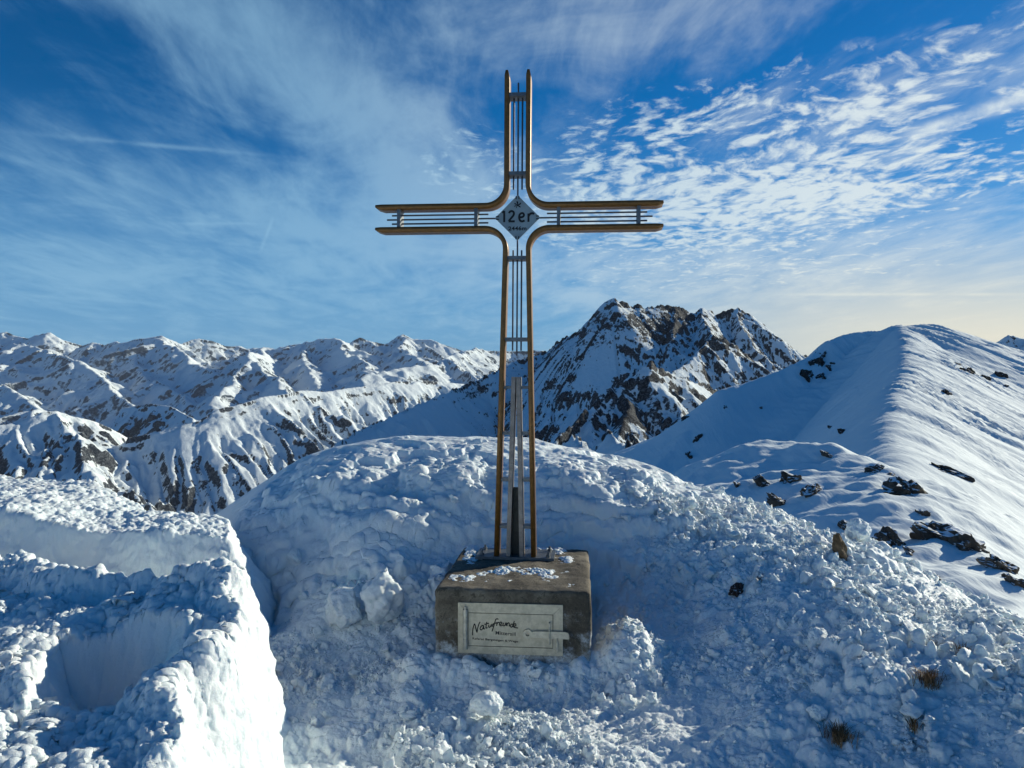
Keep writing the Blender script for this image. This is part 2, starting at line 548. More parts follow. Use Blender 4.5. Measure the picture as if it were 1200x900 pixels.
def erode(z, cell, iters, K, talus, fixed=None, fz=None, m=0.45):
    """stream-power incision with slope limiting: carves gullies and leaves sharp spurs"""
    ny, nx = z.shape
    N = ny * nx
    idx = np.arange(N).reshape(ny, nx)
    nb = [(-1, 0, 1), (1, 0, 1), (0, -1, 1), (0, 1, 1), (-1, -1, 1.4142), (-1, 1, 1.4142), (1, -1, 1.4142), (1, 1, 1.4142)]
    z = z.astype(np.float64)
    for it in range(iters):
        zp = np.pad(z, 1, mode='edge')
        best = np.zeros_like(z); rec = idx.copy(); dist = np.ones_like(z)
        for dy, dx, w in nb:
            zn = zp[1 + dy:1 + dy + ny, 1 + dx:1 + dx + nx]
            s = (z - zn) / (w * cell)
            m_ = s > best
            best[m_] = s[m_]
            r = np.clip(idx + dy * nx + dx, 0, N - 1)
            rec[m_] = r[m_]; dist[m_] = w * cell
        r = rec.ravel(); A = np.ones(N); S = np.ones(N); rk = r.copy()
        root = r == np.arange(N)
        live = ~root
        # pointer doubling: total area draining through every cell
        S = np.ones(N); cur = rk.copy(); alive = live.copy()
        for k in range(11):
            add = np.bincount(cur[alive], weights=S[alive], minlength=N)
            S2 = S + add
            nxt = cur[cur]
            alive2 = alive & ~root[cur]
            cur = nxt; alive = alive2; S = S2
            if not alive.any(): break
        A = (S * cell * cell).reshape(ny, nx)
        F = K * A ** m / dist
        zr = z.ravel()[r].reshape(ny, nx)
        z = (z + F * zr) / (1 + F)
        if talus:
            for dy, dx in ((0, 1), (1, 0), (0, -1), (-1, 0)):
                zp = np.pad(z, 1, mode='edge')
                zn = zp[1 + dy:1 + dy + ny, 1 + dx:1 + dx + nx]
                ex = z - zn - talus * cell
                z = z - 0.25 * np.maximum(ex, 0)
        if fixed is not None:
            z[fixed] = np.maximum(z[fixed], fz[fixed])
    return z


def blur(a, n=1):
    for _ in range(n):
        p = np.pad(a, 1, mode='edge')
        a = (p[:-2, 1:-1] + p[2:, 1:-1] + p[1:-1, :-2] + p[1:-1, 2:] + 2 * a) / 6
    return a


def crest_mask(X, Y, lines, w):
    m = np.zeros(X.shape, bool)
    for pts in lines:
        for (ax, ay, az), (bx, by, bz) in zip(pts[:-1], pts[1:]):
            ex, ey = bx - ax, by - ay
            t = np.clip(((X - ax) * ex + (Y - ay) * ey) / (ex * ex + ey * ey), 0, 1)
            m |= (X - ax - t * ex) ** 2 + (Y - ay - t * ey) ** 2 < w * w
    return m


HF = {}


def keep_hf(name, x0, y0, cell, Z):
    HF[name] = (x0, y0, cell, Z)


def massif(name, bounds, cell, crests, extra, slope, mat, iters=30, K=0.02, talus=1.1, namp=0.12, nscale=10, fine=0.6,
           bias=None, rr=0.0, rock=(0.75, 1.25), curv=0.5, spur=None, floor=-1400.0, seed=1, sps=1.15, flute=None, jag=0.25):
    x0, x1, y0, y1 = bounds
    xs = np.arange(x0, x1, cell); ys = np.arange(y0, y1, cell)
    X, Y = np.meshgrid(xs, ys)
    lines = [(p, slope, slope, rr) for p in crests] + [(p, slope * 1.08, slope * 1.08, rr) for p in extra]
    rng = random.Random(seed)
    if spur:
        for p in crests + extra:
            for q in spur_net(p, spur[0], spur[1], spur[2], rng, level=spur[3]):
                lines.append((q, slope * sps, slope * sps, 0))
    # warp the plan so that straight lines become natural, but leave the crests where they are
    H0 = seg_field(X, Y, lines)
    sc = cell * nscale
    wx = fbm2(X / (sc * 5), Y / (sc * 5), 4, 0.5, seed=seed) * sc * 1.3
    wy = fbm2(X / (sc * 5) + 40, Y / (sc * 5), 4, 0.5, seed=seed + 3) * sc * 1.3
    H = seg_field(X + wx, Y + wy, lines)
    if flute:
        # ribs and runnels that drop straight from the crest
        dm = np.full(X.shape, 1e9); sm = np.zeros(X.shape); s0 = 0
        for p in crests:
            for (ax, ay, az), (bx, by, bz) in zip(p[:-1], p[1:]):
                ex, ey = bx - ax, by - ay; L = math.hypot(ex, ey)
                t = ((X - ax) * ex + (Y - ay) * ey) / (L * L); tc = np.clip(t, 0, 1)
                dd = (X - ax - tc * ex) ** 2 + (Y - ay - tc * ey) ** 2
                w = dd < dm
                dm = np.where(w, dd, dm); sm = np.where(w, s0 + np.clip(t, -.6, 1.6) * L, sm); s0 += L
            s0 += 500
        dm = np.sqrt(dm)
        wv = fbm2(X / 260, Y / 260, 3, 0.5, seed=71) * 0.9 * flute[0]
        q = sm / flute[0] + wv / flute[0]
        am = 0.45 + 0.55 * np.clip(0.5 + 1.4 * perlin2(sm / 330, dm / 900 + 3), 0, 1)
        rib = np.abs((q % 1.0) - 0.5) * 2
        q2 = (sm + wv * 1.4) / (flute[0] * 0.43)
        rib2 = np.abs((q2 % 1.0) - 0.5) * 2
        H = H - flute[1] * am * (rib + rib2 * 0.3) * sstep(dm, 5, 230)
    top = crest_mask(X, Y, crests, cell * 0.9)
    near = crest_mask(X, Y, crests, cell * 5)
    H = np.where(near, H0 * 0.5 + H * 0.5, H)
    H = H + (fbm2(X / sc, Y / sc, 6, 0.55, seed=seed + 9)) * sc * namp * 6
    H = np.minimum(H, H0 + sc * 0.12)
    H[top] = H0[top]
    H = np.maximum(H, floor + 40 * fbm2(X / (sc * 6), Y / (sc * 6), 3))
    H = erode(H, cell, iters, K, talus, top, H0)
    H = H + fbm2(X / (cell * 6), Y / (cell * 6), 4, 0.6, seed=seed + 5) * cell * fine
    H[top] = H0[top] + (perlin2(X / (cell * 3), Y / (cell * 3))[top] + perlin2(X / (cell * 7), Y / (cell * 7) + 9)[top]) * cell * jag
    gy, gx = np.gradient(H, cell)
    sl = np.sqrt(gx * gx + gy * gy)
    Hb = blur(H, 6)
    cv = np.clip((H - Hb) / cell, -1, 1)
    rk = sstep(sl, rock[0], rock[1]) + cv * curv - 0.12
    if bias is not None:
        # photograph-like distribution of bare rock, as patches in plan
        rk = rk + bias(X, Y, H, sl)
    keep_hf(name, x0, y0, cell, H)
    o = grid_mesh(name, X, Y, H, mat, {'rock': rk}, smooth=True)
    return tag(o, kind='structure')


def patchy(list_):
    """bare-rock patches round given points: (px, py, d, radius, amount)"""
    pts = [(P(a, b, d), r, w) for a, b, d, r, w in list_]

    def f(X, Y, H, sl):
        s = 0
        for (x, y, z), r, w in pts:
            # distance in space, so that only the cliff at that height is bare
            s = s + w * np.exp(-(((X - x) ** 2 + (Y - y) ** 2 + (H - z) ** 2 * 1.5) / (r * r)))
        return s
    return f


def build_mountains():
    mf = snow_rock('snow_rock_far', 22, (0.02, 0.04, 0.07), (0.045, 0.07, 0.105), 0.6, amp=0.55)  # far rock coloured blue to stand in for distance haze
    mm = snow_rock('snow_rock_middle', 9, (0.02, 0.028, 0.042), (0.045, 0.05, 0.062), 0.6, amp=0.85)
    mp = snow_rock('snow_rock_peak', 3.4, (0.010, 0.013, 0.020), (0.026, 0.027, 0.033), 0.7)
    # --- the far range on the left
    sky1 = px_line([(-120, 392, 15500), (-60, 397, 15500), (-20, 394, 15500), (0, 390, 15500), (8, 389, 15500), (17, 393, 15400), (33, 396.5, 15000), (50, 391, 14500), (59, 389.5, 14300), (72, 398, 14300), (98, 405, 14500)])
    sky2 = px_line([(90, 408, 14000), (108, 401, 13800), (123, 404, 13700), (135, 400, 13500), (143, 402, 13400), (160, 397, 13200), (173, 396, 13000), (190, 392.7, 12800), (200, 398, 12900), (212, 403, 13200),
                    (227, 397, 13500), (247, 398.7, 13600), (263, 405, 13800), (280, 406, 14000), (290, 410, 14000)])
    sky3 = px_line([(285, 409, 14200), (313, 407, 14000), (323, 409, 13700), (340, 404, 13500), (360, 401.7, 13200), (380, 396.7, 13000), (393, 396, 13000), (402, 401, 13200), (410, 401.5, 13400), (421, 395, 13500),
                    (436, 400.6, 13600), (456, 403.7, 13700), (472, 391.5, 13600), (484, 397, 13600), (506, 398, 13500), (523, 404.5, 13500), (542, 411, 13500), (558, 409, 13500), (575, 411, 13700), (605, 411.5, 14000),
                    (627, 410, 14000), (660, 415, 14000)])
    mids = [px_line(q) for q in (
        [(20, 402, 13500), (45, 406, 12500), (62, 413, 11500), (88, 422, 10800), (112, 440, 10200), (133, 456, 9600), (150, 478, 8800)],
        [(-120, 428, 10500), (-60, 432, 10000), (0, 450, 9400), (30, 470, 8800), (50, 492, 8200)],
        [(190, 393, 12800), (205, 408, 12000), (222, 421, 11200), (243, 433, 10500), (262, 446, 9800), (268, 462, 9000)],
        [(160, 397, 13200), (168, 412, 12400), (160, 428, 11500), (175, 444, 10700), (200, 452, 9900), (215, 470, 9000)],
        [(285.6, 418, 10500), (298, 425, 10200), (315, 436, 9800), (332, 446, 9300), (350, 455, 8900), (372, 462, 8400)],
        [(285.6, 418, 10500), (280, 433, 9900), (266, 447, 9300), (250, 462, 8600)],
        [(285.6, 418, 10500), (300, 411, 12000), (313, 407, 14000)],
        [(393, 396, 13000), (410, 412, 11800), (425, 424, 10800), (440, 436, 9800), (455, 444, 8600)],
        [(472, 391.5, 13600), (468, 405, 12400), (480, 416, 11400), (500, 424, 10200)],
        [(360, 402, 13200), (352, 416, 12000), (365, 428, 11000), (380, 442, 9800)],
        [(523, 419, 9400), (534, 424, 9200), (545, 436, 8800), (556, 447, 8300), (570, 458, 7800)],
        [(427, 443, 7600), (441, 436, 7800), (467, 430, 8200), (493, 427.5, 8600), (510, 428, 9000), (523, 419, 9400), (540, 413, 11000), (558, 409, 13500)],
    )]
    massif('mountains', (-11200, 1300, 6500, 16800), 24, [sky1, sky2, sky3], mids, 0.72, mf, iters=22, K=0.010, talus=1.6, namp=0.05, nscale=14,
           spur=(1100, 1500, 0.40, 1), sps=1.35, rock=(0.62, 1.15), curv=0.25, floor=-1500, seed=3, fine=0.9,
           bias=lambda X, Y, H, sl: -0.36 + 0 * X)
    # --- the fluted ridge in the middle distance
    c1 = px_line([(-110, 500, 3500), (-60, 490, 3600), (0, 498, 3720), (20, 495, 3780), (50, 483, 3850), (65, 481, 3900), (83, 487, 3960), (110, 493, 4060), (130, 502, 4150), (150, 513, 4250)])
    c2 = px_line([(150, 513, 3900), (180, 507, 3950), (213, 498, 4020), (233, 493, 4080), (253, 480, 4160), (283, 473, 4280), (307, 465, 4400), (333, 462, 4530), (353, 457, 4650), (380, 459, 4800), (406, 455, 4960),
                  (430, 452, 5100), (465, 447, 5350), (500, 446, 5600), (545, 450, 5950), (600, 455, 6300)])
    c3 = px_line([(100, 492, 6600), (150, 477, 6500), (175, 473, 6400), (200, 476, 6300), (226, 490, 6000)])
    sp = [px_line(q) for q in (
        [(65, 481, 3900), (85, 510, 3650), (100, 545, 3400), (125, 585, 3150)],
        [(110, 493, 4060), (120, 520, 3850), (140, 555, 3600), (150, 600, 3350)],
        [(20, 495, 3780), (30, 530, 3550), (45, 570, 3300)],
    )]
    fl = patchy([(140, 500, 4050, 180, .5), (120, 505, 3950, 120, .4), (190, 487, 6300, 450, .6), (60, 575, 3400, 350, .35), (270, 575, 4000, 300, .4), (330, 545, 4000, 300, .25), (390, 520, 4000, 260, .25)])
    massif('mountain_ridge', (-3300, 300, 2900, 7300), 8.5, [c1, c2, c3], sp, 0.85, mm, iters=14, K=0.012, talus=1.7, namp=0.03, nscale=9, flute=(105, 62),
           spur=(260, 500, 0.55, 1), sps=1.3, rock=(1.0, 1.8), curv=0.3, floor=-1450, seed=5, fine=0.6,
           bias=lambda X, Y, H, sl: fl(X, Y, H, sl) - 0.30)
    # --- the rocky massif right of the cross
    k1 = px_line([(330, 568, 1600), (370, 535, 1800), (420, 505, 2000), (480, 478, 2200), (553, 448, 2500), (600, 425, 2700), (642, 411, 2850)])
    k2 = px_line([(642, 411, 2850), (651, 401.5, 2800), (679, 386, 2700), (698.5, 371, 2620), (711.5, 352, 2560), (720, 348, 2540), (729, 355, 2550), (742, 359.5, 2580), (748, 356, 2590), (755, 361, 2600),
                  (774, 358, 2640), (796, 360, 2680), (813, 367, 2720), (822, 360, 2740), (833, 364, 2760), (839, 370, 2780), (850, 365.5, 2790), (865, 360, 2800), (878, 367, 2800), (895.6, 382, 2800), (915, 397, 2820),
                  (932, 410, 2850), (960, 425, 2900)])
    k3 = px_line([(835, 392, 2350), (846.6, 396.6, 2360), (861, 405, 2370), (872, 415, 2400), (890, 425, 2450)])
    k4 = px_line([(600, 575, 1100), (648, 517, 1300), (671, 497, 1370), (691, 477, 1430), (705, 464.6, 1460), (727.6, 452, 1490), (744.6, 443, 1520), (761.6, 423.5, 1540), (778.6, 435, 1570), (801, 443, 1600), (815, 450, 1640), (841, 457.5, 1700), (880, 465, 1750)])
    k5 = px_line([(671, 508, 950), (687, 520, 900), (700, 540, 850)])
    k6 = px_line([(709, 508, 900), (728, 517, 850), (742, 520, 820), (765, 540, 760)])
    kx = [px_line(q) for q in (
        [(835, 392, 2350), (829.6, 401, 2300), (815.5, 412, 2250), (801, 423.5, 2180), (787, 437, 2100), (775, 452, 2000)],
        [(835, 392, 2350), (828, 378, 2550), (822, 360, 2740)],
        [(796, 360, 2680), (790, 385, 2500), (778, 405, 2380)],
        [(865, 360, 2800), (872, 385, 2650), (885, 408, 2550), (905, 425, 2450)],
        [(727.6, 452, 1490), (735, 480, 1400), (732, 515, 1280)],
        [(778.6, 435, 1570), (788, 460, 1500), (795, 490, 1400)],
        [(691, 477, 1430), (700, 505, 1350), (700, 530, 1250)],
    )]
    rk = patchy([(785, 385, 2620, 120, .5), (770, 405, 2560, 80, .4), (745, 385, 2500, 90, .3), (800, 372, 2680, 80, .5), (665, 395, 2740, 110, .35), (655, 410, 2700, 90, .4),
                 (750, 455, 1480, 60, .42), (758, 480, 1400, 70, .5), (715, 475, 1440, 50, .32), (735, 500, 1350, 60, .4), (775, 475, 1430, 45, .3), (690, 500, 1380, 50, .3), (850, 400, 2360, 50, .4), (725, 380, 2480, 170, .30), (700, 395, 2450, 110, .2)])
    massif('rocky_mountain', (-800, 1400, 750, 3300), 4.6, [k1, k2, k3, k4, k5, k6], kx, 1.02, mp, iters=22, K=0.012, talus=2.2, namp=0.045, nscale=8,
           spur=(80, 220, 0.84, 1), sps=1.08, rock=(1.0, 1.65), curv=0.35, floor=-1400, seed=8, fine=1.15, jag=1.5,
           bias=lambda X, Y, H, sl: rk(X, Y, H, sl) + 0.10 * sstep(H, -250, 120) - 0.10 - 0.6 * sstep(-X, -150, 400) * (Y > 1500))
    # --- peak at the right edge
    r1 = px_line([(1100, 412, 3600), (1130, 415, 3500), (1148, 408, 3500), (1164, 406, 3450), (1172, 399, 3420), (1182, 392, 3400), (1196, 396, 3400), (1215, 402, 3400), (1260, 410, 3450), (1350, 430, 3500)])
    rx = [px_line([(1182, 392, 3400), (1178, 420, 3250), (1170, 450, 3100)]), px_line([(1148, 408, 3500), (1150, 430, 3350)]), px_line([(1196, 396, 3400), (1215, 430, 3200), (1225, 460, 3000)])]
    massif('far_peak', (1500, 3300, 2700, 4200), 7, [r1], rx, 0.8, mp, iters=24, K=0.018, talus=1.7, namp=0.05, nscale=8, spur=(160, 300, 0.6, 1), rock=(0.9, 1.6), curv=0.3, floor=-1400, seed=12)


def smoothmax(a, b, k):
    h = np.clip(0.5 + 0.5 * (a - b) / k, 0, 1)
    return b + (a - b) * h + k * h * (1 - h)


def build_ridges():
    m1 = snow_rock('snow_ridge_far', 1.4, (0.04, 0.035, 0.035), (0.10, 0.08, 0.06), 0.32, wind=rad(-62), sharp=0.12)
    m2 = snow_rock('snow_ridge_near', 0.22, (0.04, 0.035, 0.035), (0.10, 0.08, 0.06), 0.35, wind=rad(-60), sharp=0.12)
    # big whaleback: crest comes towards us, a shoulder line runs away to the left
    xs = np.arange(-90, 420, 0.9); ys = np.arange(42, 470, 0.9)
    X, Y = np.meshgrid(xs, ys)
    wx = fbm2(X / 60, Y / 60, 4, seed=2) * 9; wy = fbm2(X / 60 + 9, Y / 60, 4, seed=6) * 9
    main = px_line([(1050, 575, 50), (1055, 548, 70), (1048, 515, 100), (1046, 490, 125), (1052, 460, 160), (1062, 432, 205), (1062, 412, 245), (1058, 395, 285), (1056, 381, 320)])
    right = px_line([(1056, 381, 320), (1068, 379, 325), (1092, 386, 330), (1120, 398, 322), (1152, 412, 312), (1180, 430, 300), (1200, 444, 292), (1280, 500, 275)])
    left = px_line([(1056, 381, 320), (1048, 382, 322), (1036, 387, 325), (1008, 388, 330), (988, 392, 330), (972, 398, 326), (952, 416, 320), (930, 428, 316), (900, 440, 312), (870, 450, 307), (845, 457, 303), (825, 485, 298), (805, 512, 291), (785, 540, 284), (755, 575, 272), (720, 620, 255)])
    H = seg_field(X, Y, [(main, 0.97, 0.50, 3.0), (right, 0.85, 0.42, 9.0)])
    H = smoothmax(H, seg_field(X, Y, [(left, 1.0, 0.98, 2.0)]), 1.5 + 12.0 * sstep(np.hypot(X - 155, Y - 320), 25, 90))
    # the left flank fills the corner between the two crests
    fl = seg_field(X, Y, [(px_line([(1056, 381, 320), (1020, 430, 270), (985, 480, 215), (950, 540, 160), (900, 600, 120)]), 0.42, 0.42, 40.0)])
    
    # sastrugi and drifts combed by the wind across the right flank
    ca, sa = math.cos(rad(-62)), math.sin(rad(-62))
    a_ = X * ca + Y * sa; b_ = -X * sa + Y * ca
    side = sstep(X * 1.0 - Y * 0.235 - 22, -12, 30)
    st = fbm2(a_ / 24, b_ / 3.4, 5, 0.55, seed=4)
    st2 = fbm2(a_ / 7, b_ / 1.1, 4, 0.6, seed=14)
    st = st + 0.5 * fbm2(X / 16, Y / 16, 4, seed=60)
    pch = 0.35 + np.clip(fbm2(X / 22, Y / 40, 3, seed=61) * 1.6 + .4, 0, 1)
    H = H + side * (st * 1.6 * pch + st2 * 0.22 * pch) + fbm2(X / 30, Y / 30, 4, seed=21) * 1.4 + (1 - side) * fbm2(X / 6, Y / 6, 3, seed=30) * 0.18
    gy, gx = np.gradient(H, 0.9)
    rk = np.full(X.shape, -0.9)
    keep_hf('snow_ridge', xs[0], ys[0], 0.9, H)
    tag(grid_mesh('snow_ridge', X, Y, H, m1, {'rock': rk}), kind='structure')
    # near shoulder
    xs = np.arange(-9, 44, 0.13); ys = np.arange(6.0, 66, 0.13)
    X, Y = np.meshgrid(xs, ys)
    nr = [(1.6, 5.5, -0.8), (5.0, 9, -2.2), (8.3, 13, -2.75), (11.3, 17, -2.85), (12.5, 20, -2.95), (14, 24, -3.05), (14.6, 27, -2.8), (16.3, 32, -2.1), (16, 38, -1.75), (15.4, 45, -1.6), (19, 56, -4.5), (28, 72, -9)]
    d = np.full(X.shape, 1e9); zc = np.zeros(X.shape); sd = np.zeros(X.shape)
    for (ax, ay, az), (bx, by, bz) in zip(nr[:-1], nr[1:]):
        ex, ey = bx - ax, by - ay; L2 = ex * ex + ey * ey
        t = np.clip(((X - ax) * ex + (Y - ay) * ey) / L2, 0, 1)
        qx = X - ax - t * ex; qy = Y - ay - t * ey
        dd = np.sqrt(qx * qx + qy * qy)
        w = dd < d
        d = np.where(w, dd, d); zc = np.where(w, az + t * (bz - az), zc)
        sd = np.where(w, (ex * qy - ey * qx) / math.sqrt(L2), sd)
    left_ = np.maximum(sd, 0); right_ = np.maximum(-sd, 0)
    H = blur(zc, 30) - (0.05 * left_ + 0.22 * np.maximum(left_ - 1.2, 0) * sstep(Y, 12, 20) + 0.10 * np.maximum(left_ - 5.0, 0) ** 2) - 0.35 * left_ * sstep(Y, 40, 50) - (0.42 * right_ + 0.02 * np.minimum(right_, 12) ** 2)
    H = H + fbm2(X / 5.5, Y / 5.5, 4, 0.5, seed=8) * 0.9
    ca, sa = math.cos(rad(-55)), math.sin(rad(-55))
    a_ = X * ca + Y * sa; b_ = -X * sa + Y * ca
    H = H + fbm2(a_ / 4.0, b_ / 0.8, 4, 0.5, seed=4) * 0.10
    keep_hf('snow_slope', xs[0], ys[0], 0.13, H)
    tag(grid_mesh('snow_slope', X, Y, H, m2, {'rock': np.full(X.shape, -0.9)}), kind='structure')


def build_base():
    m, g, b = new_mat('snowy_valley')
    n = g.noise(g.node('ShaderNodeTexCoord').outputs['Object'], 0.0009, 8, 0.65)
    g.l.new(g.mixc(g.smooth(n, 0.42, 0.6), (0.8, 0.84, 0.88), (0.05, 0.07, 0.06)), b.inputs['Base Color'])
    b.inputs['Roughness'].default_value = 0.9
    xs = np.linspace(-45000, 45000, 121)
    X, Y = np.meshgrid(xs, xs)
    Z = -1600 + 60 * fbm2(X / 6000, Y / 6000, 3)
    tag(grid_mesh('valley_ground', X, Y, Z, m), kind='structure')


build_base()
build_mountains()
build_ridges()


def build_haze():
    m = bpy.data.materials.new('haze'); m.use_nodes = True
    nt = m.node_tree; nt.nodes.clear()
    out = nt.nodes.new('ShaderNodeOutputMaterial'); v = nt.nodes.new('ShaderNodeVolumePrincipled')
    v.inputs['Color'].default_value = (0.80, 0.90, 1.0, 1); v.inputs['Density'].default_value = 0.9e-5; v.inputs['Anisotropy'].default_value = 0.0
    nt.links.new(v.outputs[0], out.inputs['Volume'])
    bm = bmesh.new(); bmesh.ops.create_cube(bm, size=1.0)
    me = bpy.data.meshes.new('haze'); bm.to_mesh(me); bm.free(); me.materials.append(m)
    o = bpy.data.objects.new('haze', me); C.objects.link(o)
    zt, zb = 900.0, -1720.0
    o.scale = (91000, 91000, zt - zb); o.location = (0, 0, (zt + zb) / 2)
    tag(o, kind='stuff')


build_haze()

# ------------------------------------------------------------------ the dug-out summit snow
def rbf(pts, X, Y):
    p = np.array(pts, float); n = len(p)
    def U(r2): return np.where(r2 > 0, r2 * np.log(r2 + 1e-12), 0)
    D = (p[:, None, 0] - p[None, :, 0]) ** 2 + (p[:, None, 1] - p[None, :, 1]) ** 2
    A = np.zeros((n + 3, n + 3)); A[:n, :n] = U(D) + np.eye(n) * 0.02
    A[:n, n] = 1; A[:n, n + 1:] = p[:, :2]; A[n, :n] = 1; A[n + 1:, :n] = p[:, :2].T
    w = np.linalg.solve(A, np.concatenate([p[:, 2], [0, 0, 0]]))
    Z = w[n] + w[n + 1] * X + w[n + 2] * Y
    for i in range(n):
        Z = Z + w[i] * U((X - p[i, 0]) ** 2 + (Y - p[i, 1]) ** 2)
    return Z


CTRL = [
    # trench floor
    (-1.2, 1.2, 0), (0, 1.2, 0), (.9, 1.2, .05), (-1.0, 2.2, 0), (0, 2.2, 0), (.9, 2.2, .05), (-.9, 3.2, 0), (0, 3.2, .0), (.6, 3.2, .03),
    (-1.1, 3.9, .0), (-.5, 3.9, 0), (-1.0, 4.35, .05), (-.5, 4.4, .08), (.2, 4.9, .15), (-1.4, 4.4, .02), (-1.6, 5.0, .0),
    (-2.3, 5.2, -.05), (-3, 5.8, -.1), (-3.4, 6.6, -.2), (-.5, 4.8, .26), (-1.1, 4.85, .26), (.5, 4.95, .28),
    # wall and rim of the mound behind
    (-1.0, 5.25, .66), (-.45, 5.35, .72), (.1, 5.4, .72), (.6, 5.2, .66), (-1.6, 5.5, .62), (-2.05, 6.0, .55), (-2.3, 6.6, .45),
    (-1.5, 5.9, .84), (-.8, 5.9, .88), (0, 5.9, .90), (.7, 5.8, .84),
    (-1.55, 7.0, .93), (-1.0, 7.5, .97), (-.35, 7.6, .98), (.2, 7.5, .95), (.78, 7.0, .86), (-2.0, 7.1, .78), (-2.5, 7.5, .5), (1.2, 6.5, .76),
    # right bank
    (.75, 3.9, .08), (.95, 4.4, .22), (1.1, 3.9, .20), (1.45, 3.6, .32), (1.3, 2.9, .16), (1.7, 3.1, .34), (1.65, 2.5, .24), (2.0, 2.2, .32), (1.5, 1.6, .18), (2.2, 1.4, .3),
    (1.2, 5.0, .50), (1.55, 4.5, .46), (1.3, 5.8, .65), (1.55, 5.9, .61), (1.8, 5.45, .55), (2.0, 5.0, .48), (2.1, 4.6, .42), (2.15, 4.15, .37), (2.2, 3.75, .33), (2.3, 3.35, .32), (2.45, 2.9, .33), (2.8, 2.2, .35), (3.2, 1.4, .3),
    # falling away outside
    (2.9, 5.4, .1), (3.1, 4.5, .0), (3.3, 3.6, -.1), (3.6, 2.6, -.1), (4.3, 1.5, -.2), (2.5, 6.4, .2), (2.0, 7.3, .3), (1.5, 8.2, .35), (.6, 9.0, .5), (-.6, 9.3, .5), (-2, 9.0, .3), (-3.2, 8.4, -.2),
    (4.4, 5.6, -.9), (4.6, 4.0, -.9), (3.9, 7.2, -.9), (3.0, 8.8, -.8), (1.2, 10.6, -.6), (-1, 11.2, -.6), (-3.2, 10.5, -.8), (5.5, 2.2, -.8), (-5, 8.6, -1.0), (-4.6, 7.2, -.4),
    (-2.5, 4.2, .0), (-2.5, 2, .0), (-4, 4, .0), (-5, 2, .0), (-5.5, 5.5, -.2), (-7, 6.5, -.8), (-2, 0, 0), (1, 0, 0), (3, 0, .2),
]
EDGE_NEAR = [(-.62, .2), (-.72, 1.6), (-.80, 2.5), (-.87, 3.0), (-1.00, 3.3), (-1.16, 3.48), (-1.45, 3.55), (-2.1, 3.9), (-2.7, 4.35), (-8, 4.6), (-8, .2)]
EDGE_BACK = [(-1.40, 4.5), (-1.56, 5.0), (-1.80, 5.4), (-2.5, 5.75), (-3.2, 6.3), (-4.5, 7.0), (-9, 7.6), (-9, 4.35), (-3.0, 4.5), (-2.2, 4.38), (-1.7, 4.3)]
CAVITY = [(-1.50, 2.46), (-1.30, 2.34), (-1.10, 2.44), (-1.16, 2.75), (-1.30, 2.98), (-1.60, 3.04), (-1.82, 2.95), (-1.68, 2.66)]


